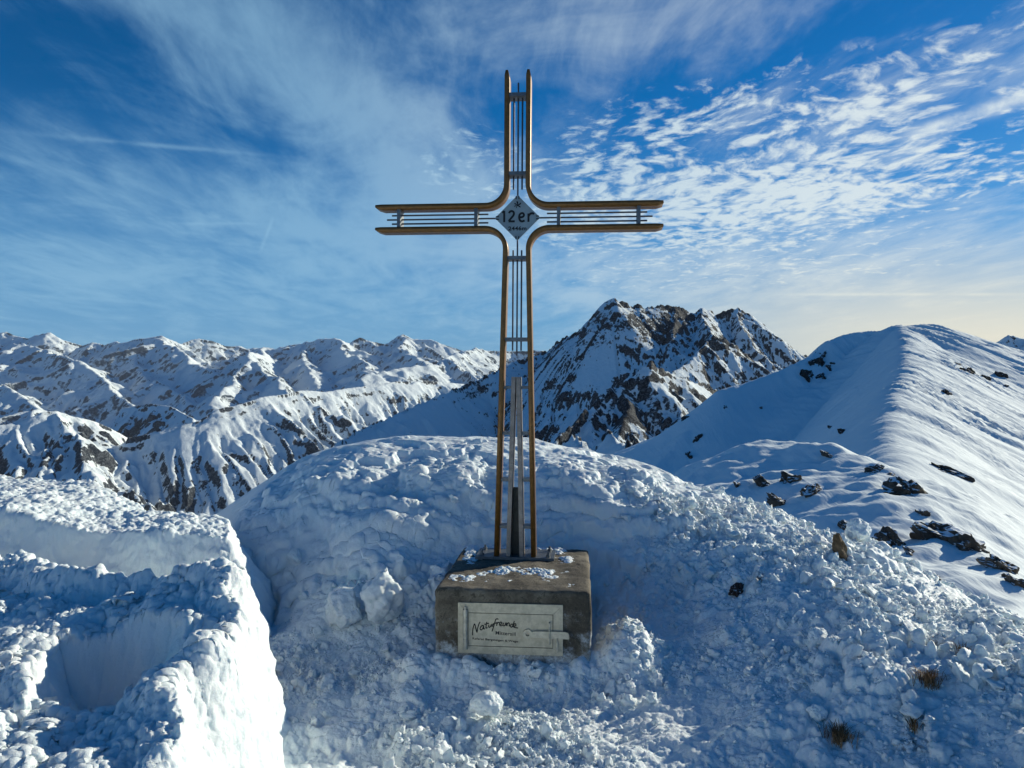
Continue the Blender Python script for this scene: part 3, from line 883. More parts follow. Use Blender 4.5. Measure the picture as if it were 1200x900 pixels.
def snow_height(X, Y):
    r = np.sqrt(X * X + Y * Y)
    Z = rbf(CTRL, X, Y)
    far = sstep(r, 8.5, 16)
    wx = fbm2(X * 1.9, Y * 1.9, 2, 0.4, seed=3) * 0.20; wy = fbm2(X * 1.9 + 30, Y * 1.9, 2, 0.4, seed=5) * 0.20
    # broken step (lip and scarps) in the mound behind the block
    s1 = fbm2(X * 1.3, Y * 1.6, 5, 0.55, seed=40)
    mound = sstep(Y, 4.6, 5.0) * (1 - sstep(Y, 6.6, 7.4)) * sstep(X, -2.4, -1.9) * (1 - sstep(X, 1.3, 1.9))
    q = Z * 5.2 + s1 * 1.8
    fr = q - np.floor(q)
    step = (np.floor(q) + sstep(fr, 0.35, 0.65)) / 5.2 - s1 * 1.8 / 5.2
    Z = Z + (step - Z) * mound * 0.38
    crumb = np.ones_like(X)
    # ground goes up to the block
    # left masses
    sd1 = sdpoly(X + wx * 0.95, Y + wy * 0.95, EDGE_NEAR)
    w1 = 0.17 + 0.12 * (Y < 3.3)
    top1 = 0.47 + 0.10 * np.exp(-((X + 1.30) ** 2 + (Y - 3.15) ** 2) / 0.10) + 0.05 * sstep(Y, 1.5, 3.2) + 0.10 * fbm2(X * 2.2, Y * 2.2, 5, 0.55, seed=12) + 0.06 * fbm2(X * 6, Y * 6, 4, 0.6, seed=14)
    top1 = top1 + 0.10 * np.exp(-((sd1 - 0.20) / 0.10) ** 2) * sstep(Y, 1.6, 2.4)      # raised right rim
    top1 = top1 - 0.10 * sstep(-X, 1.9, 3.4) * sstep(Y, 3.0, 4.0)
    t1 = np.clip((sd1 + 0.02) / (0.30), 0, 1)
    pr1 = np.clip(t1 * 1.5, 0, 1) ** 0.8 * 0.85 + 0.15 * t1
    Z1 = Z + (top1 - Z) * sstep(pr1, -0.25, 1.0) * (sd1 > -0.06)
    Z = np.where(sd1 > -0.06, np.maximum(Z, Z1 * sstep(sd1, -0.06, 0.0) + Z * (1 - sstep(sd1, -0.06, 0.0))), Z)
    sd2 = sdpoly(X + wx * 0.45, Y + wy * 0.45, EDGE_BACK)
    top2 = 0.70 - 0.10 * sstep(X, -3.3, -2.6) + 0.05 * fbm2(X * 1.1, Y * 1.1, 4, seed=22) + 0.035 * fbm2(X * 5, Y * 5, 4, 0.6, seed=24) 
    t2 = np.clip(sd2 / 0.34, 0, 1)
    pr2 = np.clip(t2 * 1.25, 0, 1) ** 0.75
    Z2 = Z + (top2 - Z) * pr2
    Z = np.where(sd2 > 0, np.maximum(Z, Z2), Z)
    # cut-out hole in the near mass
    sdc = sdpoly(X + wx * 0.5 + fbm2(X * 7, Y * 7, 3, seed=64) * .04, Y + wy * 0.5, CAVITY)
    Z = np.where(sdc > 0, np.minimum(Z, Z - (0.30) * (sstep(sdc, 0.0, 0.15) * .8 + .2 * sstep(sdc, 0.0, 0.3))), Z)
    # pushed-up snow round the block
    Z = Z + 0.20 * np.exp(-((X - 0.60) / 0.16) ** 2 - ((Y - 4.05) / 0.30) ** 2) + (0.105 + 0.11 * fbm2(X * 7, Y * 2, 3, seed=33)) * np.exp(-((X - 0.0) / 0.50) ** 4 - ((Y - 3.90) / 0.17) ** 2) \
        + 0.10 * np.exp(-((X + 0.47) / 0.09) ** 2 - ((Y - 3.95) / 0.25) ** 2)
    # masks
    walls = np.maximum(sstep(sd1, -0.05, 0.02), sstep(sd2, -0.05, 0.02))
    moundtop = sstep(Y + .3 * s1, 5.65, 6.0) * sstep(2.0 - X, 0, .7)
    mw = sstep(Y, 4.7, 5.0) * sstep(1.0 - X, 0, .5)
    tops = np.maximum(sstep(sd1, .28, .40), sstep(sd2, .5, .7) * .35) * np.clip(fbm2(X * 2.1 + 7, Y * 2.1, 3, seed=58) * 3.0 + .35, 0, 1) * (sdc < -0.05)
    crumb = (1 - walls * (0.93 - 0.75 * tops)) * (1 - 0.97 * moundtop) * (1 - 0.72 * mw)
    crumb = crumb * np.clip(0.75 + 1.3 * fbm2(X * 1.1, Y * 1.1, 3, seed=66), 0.28, 1.15)
    Z = Z + 0.05 * fbm2(X * 1.5, Y * 1.5, 3, seed=67) * (1 - walls)
    bank = sstep(X, 0.9, 1.7)
    Z = Z - far * (r - 8.5) * 0.30
    return Z, crumb, walls, bank, sd1, sd2, sdc, moundtop


def arr(segs):
    out = [np.array([segs[0][0]])]
    for a, b, n in segs:
        out.append(np.linspace(a, b, n + 1)[1:])
    return np.concatenate(out)


def build_snow():
    az = np.radians(arr([(-100, -40, 160), (-40, 40, 1250), (40, 100, 160)]))
    lr = np.exp(arr([(math.log(0.35), math.log(1.6), 60), (math.log(1.6), math.log(4.3), 560), (math.log(4.3), math.log(8.2), 520), (math.log(8.2), math.log(20), 110)]))
    A, R = np.meshgrid(az, lr)
    X = R * np.sin(A); Y = R * np.cos(A)
    Z, crumb, walls, bank, sd1, sd2, sdc, mtop = snow_height(X, Y)
    # normals of the base sheet
    def normals(X, Y, Z):
        Pm = np.stack([X, Y, Z], -1)
        du = np.gradient(Pm, axis=1); dv = np.gradient(Pm, axis=0)
        N = np.cross(du, dv)
        N /= np.linalg.norm(N, axis=-1)[..., None] + 1e-12
        return N
    Zs = Z.copy()
    N = normals(X, Y, Zs)
    N[N[..., 2] < 0] *= -1
    x = X.astype(np.float32); y = Y.astype(np.float32); z = Z.astype(np.float32)
    near = 1 - sstep(R, 9, 13)
    # irregular large relief on everything, then lumps, then crumbs
    big = fbm3(x * 2.1, y * 2.1, z * 2.1, 4, 0.5, seed=1)
    amt = fbm3(x * 1.3, y * 1.3, z * 1.3, 2, 0.5, seed=50)
    # lumps: domain-warped so that no lump is a clean ball
    k = 0.075
    wx = perlin3(x * 8, y * 8, z * 8) * k + perlin3(x * 21, y * 21, z * 21) * .028; wy = perlin3(x * 8 + 31, y * 8, z * 8) * k + perlin3(x * 21, y * 21 + 9, z * 21) * .028
    wz = perlin3(x * 8, y * 8 + 17, z * 8) * k + perlin3(x * 21 + 5, y * 21, z * 21 + 3) * .028
    c1 = chunks3(x + wx, y + wy, z + wz, 5.0, 1, .30, .72, .55)
    c2 = chunks3(x + wx * .6, y + wy * .6, z + wz * .6, 11.0, 2, .30, .72, .65)
    c3 = chunks3(x + wx * .35, y + wy * .35, z + wz * .35, 23.0, 3, .30, .72, .8)
    c4 = chunks3(x + wx * .15, y + wy * .15, z + wz * .15, 50.0, 5, .30, .75)
    c0 = chunks3(x + wx * 1.5, y + wy * 1.5, z + wz * 1.5, 2.1, 7, .30, .80, .8)
    fine = fbm3(x * 30, y * 30, z * 30, 3, 0.6, seed=9)
    lumpy = np.clip(0.50 + amt * 2.0, 0.08, 1.15)
    d = big * 0.075 * (1 - 0.5 * walls) * (1 - 0.8 * mtop)
    midband = sstep(Y, 4.2, 4.9)
    d = d + crumb * (c1 * (0.045 + 0.055 * bank + 0.03 * midband * (1 - mtop)) * lumpy + c2 * (0.036 + 0.016 * bank) * lumpy + c3 * 0.022 + c4 * 0.0085)
    d = d + c0 * 0.085 * midband * (1 - mtop) * (1 - walls) * (1 - .6 * bank)
    # walls: gentle scalloped relief with a faint layering
    lay = perlin3(x * 1.2, y * 1.2, z * 16) * 0.006 + fbm3(x * 5, y * 5, z * 8, 4, 0.55, seed=70) * 0.030
    ridg = 1 - np.abs(fbm3(x * 3.2, y * 3.2, z * 3.2, 4, 0.5, seed=80)) * 2
    flatten = (sdc > 0.02)
    d = d + walls * (lay * .8 + ridg * 0.013 + c4 * .0035 + fbm3(x * 11, y * 11, z * 11, 4, .6, seed=91) * .020 + c3 * .004) * np.where(flatten, 0.35, 1) + walls * sstep(N[..., 2], .6, .85) * (c2 * 0.014 * lumpy * (1 - .6 * (sd2 > 0)) + np.abs(fbm3(x * 4, y * 4, z * 4, 3, .5, seed=33)) * 0.022 * (1 - .6 * (sd2 > 0)) + c3 * .007 + c4 * .004) * (amt > -.35)
    d = d + fine * 0.0055 * (1 - 0.8 * mtop)
    d = d * near
    # no lump may poke through the concrete block
    lx, ly = to_block(X, Y)
    out = np.maximum(np.abs(lx) - 0.41, np.abs(ly - 0.5) - 0.5)
    d = d * np.clip(0.35 + out * 8, 0.35, 1)
    Xn = X + N[..., 0] * d; Yn = Y + N[..., 1] * d; Zn = Z + N[..., 2] * d
    inside = out < -0.03
    Zn = np.where(inside, np.minimum(Zn, 0.05), Zn)
    ice = np.zeros(X.shape)
    for (ix, iy, iz, s) in ICE:
        ice += np.exp(-((Xn - ix) ** 2 + (Yn - iy) ** 2 + (Zn - iz) ** 2) / (s * s))
    dirt = np.zeros(X.shape)
    for (ix, iy, s, a) in DIRT:
        dirt += a * np.exp(-((Xn - ix) ** 2 + (Yn - iy) ** 2) / (s * s))
    o = grid_mesh('snow_ground', Xn, Yn, Zn, M['snow'], {'ice': np.clip(ice, 0, 1) * .85, 'dirt': np.clip(dirt, 0, 1)})
    tag(o, kind='structure')
    HF['fg'] = (X, Y, Zn)
    return o


BLOCK_YAW = rad(-5.0)
BLOCK_ORG = (0.0, 3.90)


def to_block(X, Y):
    """world plan position -> block coordinates (x across, y away from the camera, front face at 0)"""
    dx = X - BLOCK_ORG[0]; dy = Y - BLOCK_ORG[1]
    c, s = math.cos(-BLOCK_YAW), math.sin(-BLOCK_YAW)
    return dx * c - dy * s, dx * s + dy * c


ICE = [(-1.02, 2.95, .42, .06), (-.98, 4.75, .2, .12), (-1.3, 2.8, .45, .12)]
DIRT = [(1.86, 3.40, .05, .9), (1.45, 2.80, .05, .9), (1.22, 2.62, .04, .7), (1.75, 3.05, .03, .5), (1.38, 4.3, .05, .9)]
SNOW = build_snow()

# ------------------------------------------------------------------ mesh helpers for made things
def link_mesh(name, me, mat, parent=None):
    o = bpy.data.objects.new(name, me); C.objects.link(o)
    if mat: me.materials.append(mat)
    if parent: o.parent = parent
    return o


def bm_obj(name, bm, mat, parent=None, bevel=0.0, segs=2, smooth=False, ang=40):
    if bevel:
        es = [e for e in bm.edges if len(e.link_faces) == 2 and e.calc_face_angle(0) > rad(ang)]
        bmesh.ops.bevel(bm, geom=es, offset=bevel, segments=segs, profile=0.6, affect='EDGES', clamp_overlap=True)
    bmesh.ops.recalc_face_normals(bm, faces=bm.faces)
    me = bpy.data.meshes.new(name); bm.to_mesh(me); bm.free()
    if smooth:
        me.polygons.foreach_set('use_smooth', np.ones(len(me.polygons), bool))
    return link_mesh(name, me, mat, parent)


def add_box(bm, x0, x1, y0, y1, z0, z1):
    v = [bm.verts.new((x, y, z)) for z in (z0, z1) for y in (y0, y1) for x in (x0, x1)]
    for f in ((0, 1, 3, 2), (4, 6, 7, 5), (0, 4, 5, 1), (2, 3, 7, 6), (0, 2, 6, 4), (1, 5, 7, 3)):
        bm.faces.new([v[i] for i in f])


def add_tube(bm, a, b, r, n=12):
    a = Vector(a); b = Vector(b); d = (b - a).normalized()
    q = d.to_track_quat('Z', 'Y')
    ra, rb = [], []
    for i in range(n):
        o = q @ Vector((math.cos(2 * math.pi * i / n) * r, math.sin(2 * math.pi * i / n) * r, 0))
        ra.append(bm.verts.new(a + o)); rb.append(bm.verts.new(b + o))
    for i in range(n):
        j = (i + 1) % n
        bm.faces.new((ra[i], ra[j], rb[j], rb[i]))
    bm.faces.new(ra[::-1]); bm.faces.new(rb)


def add_strip(bm, path, half, y0, y1):
    """flat bar bent along a path in the XZ plane; half = half width, y0..y1 its depth"""
    L, Rr = [], []
    n = len(path)
    for i, (x, z) in enumerate(path):
        a = path[max(0, i - 1)]; b = path[min(n - 1, i + 1)]
        tx, tz = b[0] - a[0], b[1] - a[1]
        l = math.hypot(tx, tz); nx, nz = -tz / l, tx / l
        h = half[i] if isinstance(half, list) else half
        L.append((x + nx * h, z + nz * h)); Rr.append((x - nx * h, z - nz * h))
    vs_ = []
    for i in range(n):
        vs_.append([bm.verts.new((L[i][0], y0, L[i][1])), bm.verts.new((Rr[i][0], y0, Rr[i][1])), bm.verts.new((Rr[i][0], y1, Rr[i][1])), bm.verts.new((L[i][0], y1, L[i][1]))])
    for i in range(n - 1):
        a, b = vs_[i], vs_[i + 1]
        for k in range(4):
            j = (k + 1) % 4
            bm.faces.new((a[k], a[j], b[j], b[k]))
    bm.faces.new(vs_[0]); bm.faces.new(vs_[-1][::-1])


def prism(bm, pts, y0, y1):
    a = [bm.verts.new((x, y0, z)) for x, z in pts]; b = [bm.verts.new((x, y1, z)) for x, z in pts]
    bm.faces.new(a); bm.faces.new(b[::-1])
    n = len(pts)
    for i in range(n):
        j = (i + 1) % n
        bm.faces.new((a[i], b[i], b[j], a[j]))


def lettering(name, text, mat, parent, cx, cz, y, width, height=None, bold=0.0, shear=0.0, depth=0.0015, rot=0.0):
    cu = bpy.data.curves.new('tmp_text', 'FONT')
    cu.body = text; cu.size = 1.0; cu.offset = bold; cu.extrude = 0.01; cu.resolution_u = 4; cu.shear = shear
    cu.space_character = 1.0 + bold * 1.5
    ob = bpy.data.objects.new('tmp_text', cu); C.objects.link(ob)
    dg = bpy.context.evaluated_depsgraph_get()
    me = bpy.data.meshes.new_from_object(ob.evaluated_get(dg))
    bpy.data.objects.remove(ob); bpy.data.curves.remove(cu)
    n = len(me.vertices)
    co = np.empty(n * 3); me.vertices.foreach_get('co', co); co = co.reshape(-1, 3)
    lo, hi = co.min(0), co.max(0)
    sx = width / (hi[0] - lo[0]); sz = sx if height is None else height / (hi[1] - lo[1])
    X = (co[:, 0] - (lo[0] + hi[0]) / 2) * sx; Zz = (co[:, 1] - (lo[1] + hi[1]) / 2) * sz
    c, s = math.cos(rot), math.sin(rot)
    out = np.stack([cx + X * c - Zz * s, y - (co[:, 2] - lo[2]) / (hi[2] - lo[2]) * depth, cz + X * s + Zz * c], -1)
    me.vertices.foreach_set('co', out.reshape(-1).astype(np.float32)); me.update()
    me.materials.clear()
    me.name = name
    return link_mesh(name, me, mat, parent)


# ------------------------------------------------------------------ the summit cross
def fillet(p_line, corner, q_line, r, n=14):
    """rounded corner between p->corner and corner->q"""
    c = Vector(corner); a = (Vector(p_line) - c).normalized(); b = (Vector(q_line) - c).normalized()
    ang = a.angle(b)
    t = r / math.tan(ang / 2)
    p0 = c + a * t; p1 = c + b * t
    cen = c + (a + b).normalized() * (r / math.sin(ang / 2))
    a0 = math.atan2(p0.y - cen.y, p0.x - cen.x); a1 = math.atan2(p1.y - cen.y, p1.x - cen.x)
    d = (a1 - a0 + math.pi) % (2 * math.pi) - math.pi
    return [(cen.x + math.cos(a0 + d * k / n) * r, cen.y + math.sin(a0 + d * k / n) * r) for k in range(n + 1)]


def build_cross(TOP):
    root = bpy.data.objects.new('summit_cross', None); C.objects.link(root)
    root.empty_display_size = 0.2
    s = 0.74
    root.location = (BLOCK_ORG[0] + math.sin(-BLOCK_YAW) * s + 0.0, BLOCK_ORG[1] + math.cos(BLOCK_YAW) * s, TOP)
    root.location.x += CROSS_DX
    root.rotation_euler = (0, rad(0.35), rad(-5.5))
    tag(root, 'tall openwork metal summit cross with brown rails, standing on the concrete block', 'cross')
    ZA, AH = 2.045, 0.0685
    UX = 0.0644
    TOPZ, ARM = 2.917, 0.862
    hw = 0.0135
    y0, y1 = -0.060, 0.060
    base = 0.016

    def lx(z): return 0.1115 - 0.0232 * z
    for sx in (-1, 1):
        # upper rail: down the head, round the corner, out along the arm
        cor = fillet((sx * UX, TOPZ), (sx * UX, ZA + AH), (sx * ARM, ZA + AH), 0.125)
        path = [(sx * UX, TOPZ), (sx * UX, TOPZ - .03)] + cor + [(sx * (ARM - .035), ZA + AH), (sx * ARM, ZA + AH + .004)]
        half = [hw * .55] + [hw] * (len(path) - 2) + [hw * .5]
        bm = bmesh.new(); add_strip(bm, path, half, y0, y1)
        bm_obj('upper_rail', bm, M['rail'], root, 0.003, 2, True)
        cz = ZA - AH
        cor = fillet((sx * ARM, cz), (sx * lx(cz), cz), (sx * lx(0), 0), 0.125)
        path = [(sx * ARM, cz + .004), (sx * (ARM - .035), cz)] + cor + [(sx * lx(1.0), 1.0), (sx * lx(base), base)]
        half = [hw * .5] + [hw] * (len(path) - 1)
        bm = bmesh.new(); add_strip(bm, path, half, y0, y1)
        bm_obj('lower_rail', bm, M['rail'], root, 0.003, 2, True)
    # crosspieces between the rails
    for z in (2.776, 2.305, 1.800, 1.313):
        w = (UX if z > 2 else lx(z)) - hw - 0.0005
        bm = bmesh.new(); add_box(bm, -w, w, -.048, .048, z - .010, z + .010)
        bm_obj('crosspiece', bm, M['steel'], root, 0.002)
    for sx in (-1, 1):
        for x in (0.720, 0.248):
            bm = bmesh.new(); add_box(bm, sx * x - .010, sx * x + .010, -.048, .048, ZA - AH + hw + .0005, ZA + AH - hw - .0005)
            bm_obj('crosspiece', bm, M['steel'], root, 0.002)
    # three round rods in every arm
    D = 0.137
    for k, off in enumerate((-.0255, 0, .0255)):
        mid = k == 1
        for (a, b) in (((off, 2.86 if mid else 2.803), (off, ZA + D - .01 if mid else 2.217)), ((off, ZA - D + .01 if mid else 1.851), (off, 1.215 if mid else 1.246)),
                       ((-.803 if mid else -.772, ZA + off), (-D + .01 if mid else -.177, ZA + off)), ((D - .01 if mid else .177, ZA + off), (.803 if mid else .772, ZA + off))):
            bm = bmesh.new(); add_tube(bm, (a[0], 0, a[1]), (b[0], 0, b[1]), .0052)
            bm_obj('rod', bm, M['rod'], root, smooth=False)
    # the sign in the middle
    bm = bmesh.new(); prism(bm, [(-D, ZA), (0, ZA - D), (D, ZA), (0, ZA + D)], -.011, -.005)
    sign = bm_obj('sign_plate', bm, M['plate'], root, 0.001, 1)
    for dx, dz in ((-1, 0), (1, 0), (0, 1), (0, -1)):
        bm = bmesh.new()
        cx_, cz_ = dx * (D - .016), ZA + dz * (D - .016)
        for sgn in (-1, 1):
            add_box(bm, cx_ + dz * sgn * .0085 - .003 - abs(dx) * .006, cx_ + dz * sgn * .0085 + .003 + abs(dx) * .006, -.016, -.0112,
                    cz_ + dx * sgn * .0085 - .003 - abs(dz) * .006, cz_ + dx * sgn * .0085 + .003 + abs(dz) * .006)
        bm_obj('clamp', bm, M['dark'], sign)
    # the number in heavy rounded strokes: coordinates in ninths of a pixel of an enlarged view, 1 unit = k metres
    kk = 0.00515 / 9.0
    glyphs = [
        [(270, 472), (292, 455)], [(292, 452), (292, 572)],
        [(343, 478), (352, 462), (372, 456), (390, 466), (394, 486), (384, 508), (362, 534), (340, 562)], [(338, 564), (404, 564)],
        [(452, 524), (488, 518), (500, 500), (492, 482), (474, 480), (456, 494), (450, 524), (460, 556), (482, 566), (508, 556)],
        [(548, 484), (548, 572)], [(550, 512), (566, 488), (592, 482), (606, 492)],
    ]
    bm = bmesh.new()
    for gi, s_ in enumerate(glyphs):
        pts = [((u - 432) * kk, ZA + (524 - v) * kk + .0015) for u, v in s_]
        sm = []
        for i in range(len(pts) - 1):
            p0 = pts[max(0, i - 1)]; p1 = pts[i]; p2 = pts[i + 1]; p3 = pts[min(len(pts) - 1, i + 2)]
            for k in range(4):
                t = k / 4
                sm.append(tuple(0.5 * ((2 * p1[c]) + (-p0[c] + p2[c]) * t + (2 * p0[c] - 5 * p1[c] + 4 * p2[c] - p3[c]) * t * t + (-p0[c] + 3 * p1[c] - 3 * p2[c] + p3[c]) * t ** 3) for c in (0, 1)))
        sm.append(pts[-1])
        add_strip(bm, sm, .0062, -.0126 - gi * .0001, -.0112)
    bm_obj('lettering', bm, M['ink'], sign)
    lettering('lettering', '2446m', M['ink'], sign, 0.0, ZA - .064, -.0112, .110, .025, 0.03)
    bm = bmesh.new()
    for (ex, ez, ea, el, ew) in ((0, .012, 90, .011, .004), (-.012, .006, 150, .009, .0038), (.012, .004, 25, .010, .0042), (-.014, -.006, 205, .007, .003), (.011, -.009, -35, .010, .004),
                                (-.002, -.002, 60, .007, .004), (.004, -.004, 110, .006, .0035), (-.006, -.014, -100, .006, .0025), (.018, .010, 60, .005, .0028), (-.004, .018, 100, .005, .003)):
        c_, s_ = math.cos(rad(ea)), math.sin(rad(ea))
        ring = [(ex + math.cos(t) * el * c_ - math.sin(t) * ew * s_, ZA + .077 + ez + math.cos(t) * el * s_ + math.sin(t) * ew * c_) for t in [2 * math.pi * i / 12 for i in range(12)]]
        prism(bm, ring, -.0124 - random.uniform(0, .0006), -.0112)
    bm_obj('emblem', bm, M['ink'], sign)
    # splayed pair of posts with a dark web
    H = 1.087
    for sx in (-1, 1):
        bm = bmesh.new(); add_strip(bm, [(sx * .040, base), (sx * .0138, H)], .0125, -.055, .050)
        bm_obj('support_post', bm, M['post'], root, 0.0025)
    bm = bmesh.new(); prism(bm, [(-.026, base), (.026, base), (.0172, .42), (-.0172, .42)], .012, .035)
    bm_obj('web_plate', bm, M['dark'], root)
    for z in (1.025, .750, .471, .190):
        px_ = .040 - (.040 - .0138) * z / H
        for sx in (-1, 1):
            a, b = sorted((sx * (px_ + .0131), sx * (lx(z) - hw - .0005)))
            bm = bmesh.new(); add_box(bm, a, b, -.045, .045, z - .009, z + .009)
            bm_obj('rung', bm, M['steel'], root, 0.0015)
    bm = bmesh.new(); add_box(bm, -.235, .235, -.075, .16, 0.0, base)
    bp = bm_obj('base_plate', bm, M['steel'], root, 0.002)
    for x, y in ((-.2, -.04), (.2, -.04), (-.2, .12), (.2, .12)):
        bm = bmesh.new(); add_tube(bm, (x, y, base), (x, y, base + .014), .013, 6); add_tube(bm, (x, y, base + .014), (x, y, base + .03), .007, 10)
        bm_obj('bolt', bm, M['steel'], bp)
    return root


CROSS_DX = -0.043


# ------------------------------------------------------------------ concrete block with a box door
def concrete_mat():
    m, g, b = new_mat('weathered_concrete')
    tc = g.node('ShaderNodeTexCoord').outputs['Object']
    n1 = g.noise(tc, 4.2, 7, 0.68); n2 = g.noise(tc, 17, 7, 0.7); n3 = g.noise(tc, 75, 5, 0.75)
    col = g.mixc(g.smooth(n1, 0.38, 0.62), (0.070, 0.058, 0.042), (0.23, 0.20, 0.15))
    col = g.mixc(g.smooth(n2, 0.5, 0.62, 0, .8), col, (0.040, 0.034, 0.023))
    col = g.mixc(g.smooth(n3, 0.55, 0.75, 0, .5), col, (0.26, 0.23, 0.18))
    col = g.mixc(g.smooth(n3, 0.42, 0.3, 0, .6), col, (0.02, 0.018, 0.014))
    # frost that grips the lower part of the faces
    sp = g.node('ShaderNodeSeparateXYZ'); g.l.new(tc, sp.inputs[0])
    t = g.math('ADD', g.math('MULTIPLY', sp.outputs[2], -2.1), g.math('MULTIPLY', g.math('SUBTRACT', g.noise(tc, 8, 7, 0.72), 0.5), 2.2))
    f = g.smooth(t, -0.55, -0.12)
    f = g.math('MULTIPLY', f, g.smooth(g.noise(tc, 60, 4, 0.7), 0.35, 0.6, .45, 1.0))
    col = g.mixc(g.math('MULTIPLY', f, 0.8), col, (0.66, 0.72, 0.76))
    g.l.new(col, b.inputs['Base Color'])
    b.inputs['Roughness'].default_value = 0.9
    bp = g.node('ShaderNodeBump', _Strength=1.0, _Distance=0.008)
    g.l.new(g.math('ADD', g.noise(tc, 45, 7, 0.75), g.math('MULTIPLY', n2, 0.6)), bp.inputs['Height'])
    g.l.new(bp.outputs[0], b.inputs['Normal'])
    return m


def build_block():
    TOP = 0.455
    root = bpy.data.objects.new('concrete_pedestal', None); C.objects.link(root)
    root.location = (BLOCK_ORG[0], BLOCK_ORG[1], 0); root.rotation_euler = (0, 0, BLOCK_YAW)
    tag(root, 'weathered square concrete block with a steel door, half buried in snow under the cross', 'pedestal')
    # rounded box: grid-subdivided cube pushed to a super-ellipsoid-like edge, with worn edges
    bm = bmesh.new()
    W, Dp, Z0 = 0.398, 1.0, -0.35
    add_box(bm, -W, W, 0, Dp, Z0, TOP)
    es = [e for e in bm.edges if min(v.co.z for v in e.verts) > 0.4]
    ev = [e for e in bm.edges if abs(e.verts[0].co.z - e.verts[1].co.z) > 0.5]
    bmesh.ops.bevel(bm, geom=es + ev, offset=0.022, segments=3, profile=0.55, affect='EDGES')
    bmesh.ops.subdivide_edges(bm, edges=[e for e in bm.edges if e.calc_length() > 0.1], cuts=44, use_grid_fill=True)
    bmesh.ops.triangulate(bm, faces=[f for f in bm.faces if len(f.verts) > 4])
    co = np.array([v.co[:] for v in bm.verts], np.float32)
    n = fbm3(co[:, 0] * 5, co[:, 1] * 5, co[:, 2] * 5, 4, 0.6, seed=4) * 0.014 + fbm3(co[:, 0] * 22, co[:, 1] * 22, co[:, 2] * 22, 3, 0.6, seed=14) * 0.007
    # leave the front calm where the door sits
    calm = ((np.abs(co[:, 0]) < 0.30) & (co[:, 1] < 0.01) & (co[:, 2] > 0.1) & (co[:, 2] < 0.41))
    n[calm] *= 0.1
    bm.normal_update()
    for v, k in zip(bm.verts, n):
        v.co += v.normal * float(k)
    bm_obj('concrete_body', bm, concrete_mat(), root, smooth=True)
    # --- steel door in the front
    st = plain('brushed_door_steel', (0.50, 0.46, 0.36), 0.5, 0.35, 0.15, 120, 0.16)
    st2 = plain('door_fitting_steel', (0.47, 0.45, 0.38), 0.42, 0.5, 0.1, 120, 0.2)
    f = -0.006
    K = 0.00433
    X0, X1, Za, Zb = -.275, .258, .132, .388
    dx0, dx1, dz0, dz1 = -.222, .206, .172, .336

    def bar(pts, name='door_frame'):
        pass
    bm = bmesh.new()
    th = f - .006
    prism(bm, [(X0, Zb), (X1, Zb), (dx1 + .003, dz1 + .003), (dx0, dz1 + .003)], th, f + .003)
    prism(bm, [(X1, Zb - .0008), (X1, Za), (dx1 + .003, dz0 - .003), (dx1 + .0038, dz1 + .003)], th - .0006, f + .003)
    prism(bm, [(X1, Za + .0), (X0, Za), (dx0, dz0 - .003), (dx1 + .003, dz0 - .0038)], th, f + .003)
    prism(bm, [(X0, Za + .0008), (X0, Zb - .0008), (dx0 - .0008, dz1 + .003), (dx0 - .0008, dz0 - .003)], th - .0006, f + .003)
    bm_obj('door_frame', bm, st, root)
    bm = bmesh.new(); add_box(bm, dx0 - .004, dx1 + .006, f - .001, f + .003, dz0 - .006, dz1 + .006)
    bm_obj('door_gap', bm, M['dark'], root)
    bm = bmesh.new(); add_box(bm, dx0 + .001, dx1, f - .0065, f - .001, dz0, dz1)
    door = bm_obj('door', bm, st, root, 0.001, 1)
    ft = f - .0066

    def Q(u, v):      # coordinates read off an enlarged view of the plate -> block x, z
        px = 530 + u / 8.0; py = 695 + v / 8.0
        py -= (px - 600) * 0.033 * 0.75
        return (px - 600) * K, CAMZ - (py - 450) * K
    # hinge on the left
    bm = bmesh.new()
    hx = -.236
    add_tube(bm, (hx, f - .016, .156), (hx, f - .016, .205), .0125, 16); add_tube(bm, (hx, f - .016, .207), (hx, f - .016, .318), .0118, 16); add_tube(bm, (hx, f - .016, .320), (hx, f - .016, .356), .0125, 16)
    add_tube(bm, (hx, f - .016, .356), (hx, f - .016, .372), .006, 10)
    bm_obj('hinge', bm, st2, root, smooth=False)
    # latch: eye, tongue, staples
    lz = CAMZ - (741 - 450) * K
    lx_ = (618.7 - 600) * K
    bm = bmesh.new()
    ring = []
    R_, r_ = .0245, .0095
    yo, yi = ft - .010, ft - .001
    n_ = 24
    vo = [[bm.verts.new((lx_ + math.cos(2 * math.pi * i / n_) * q, yy, lz + math.sin(2 * math.pi * i / n_) * q)) for i in range(n_)] for q, yy in ((R_, yo), (r_, yo), (r_, yi), (R_, yi))]
    for a in range(4):
        b = (a + 1) % 4
        for i in range(n_):
            j = (i + 1) % n_
            bm.faces.new((vo[a][i], vo[a][j], vo[b][j], vo[b][i]))
    bm_obj('latch_eye', bm, st2, door)
    bm = bmesh.new()
    ex = (667 - 600) * K
    pts = [(lx_ + .022, lz + .013), (lx_ + .034, lz + .018), (ex - .02, lz + .018), (ex - .005, lz + .012), (ex, lz + .000), (ex, lz - .018), (ex - .05, lz - .018), (lx_ + .022, lz - .014)]
    prism(bm, pts, ft - .0165, ft - .0102)
    bm_obj('latch_tongue', bm, st2, door, 0.001, 1)
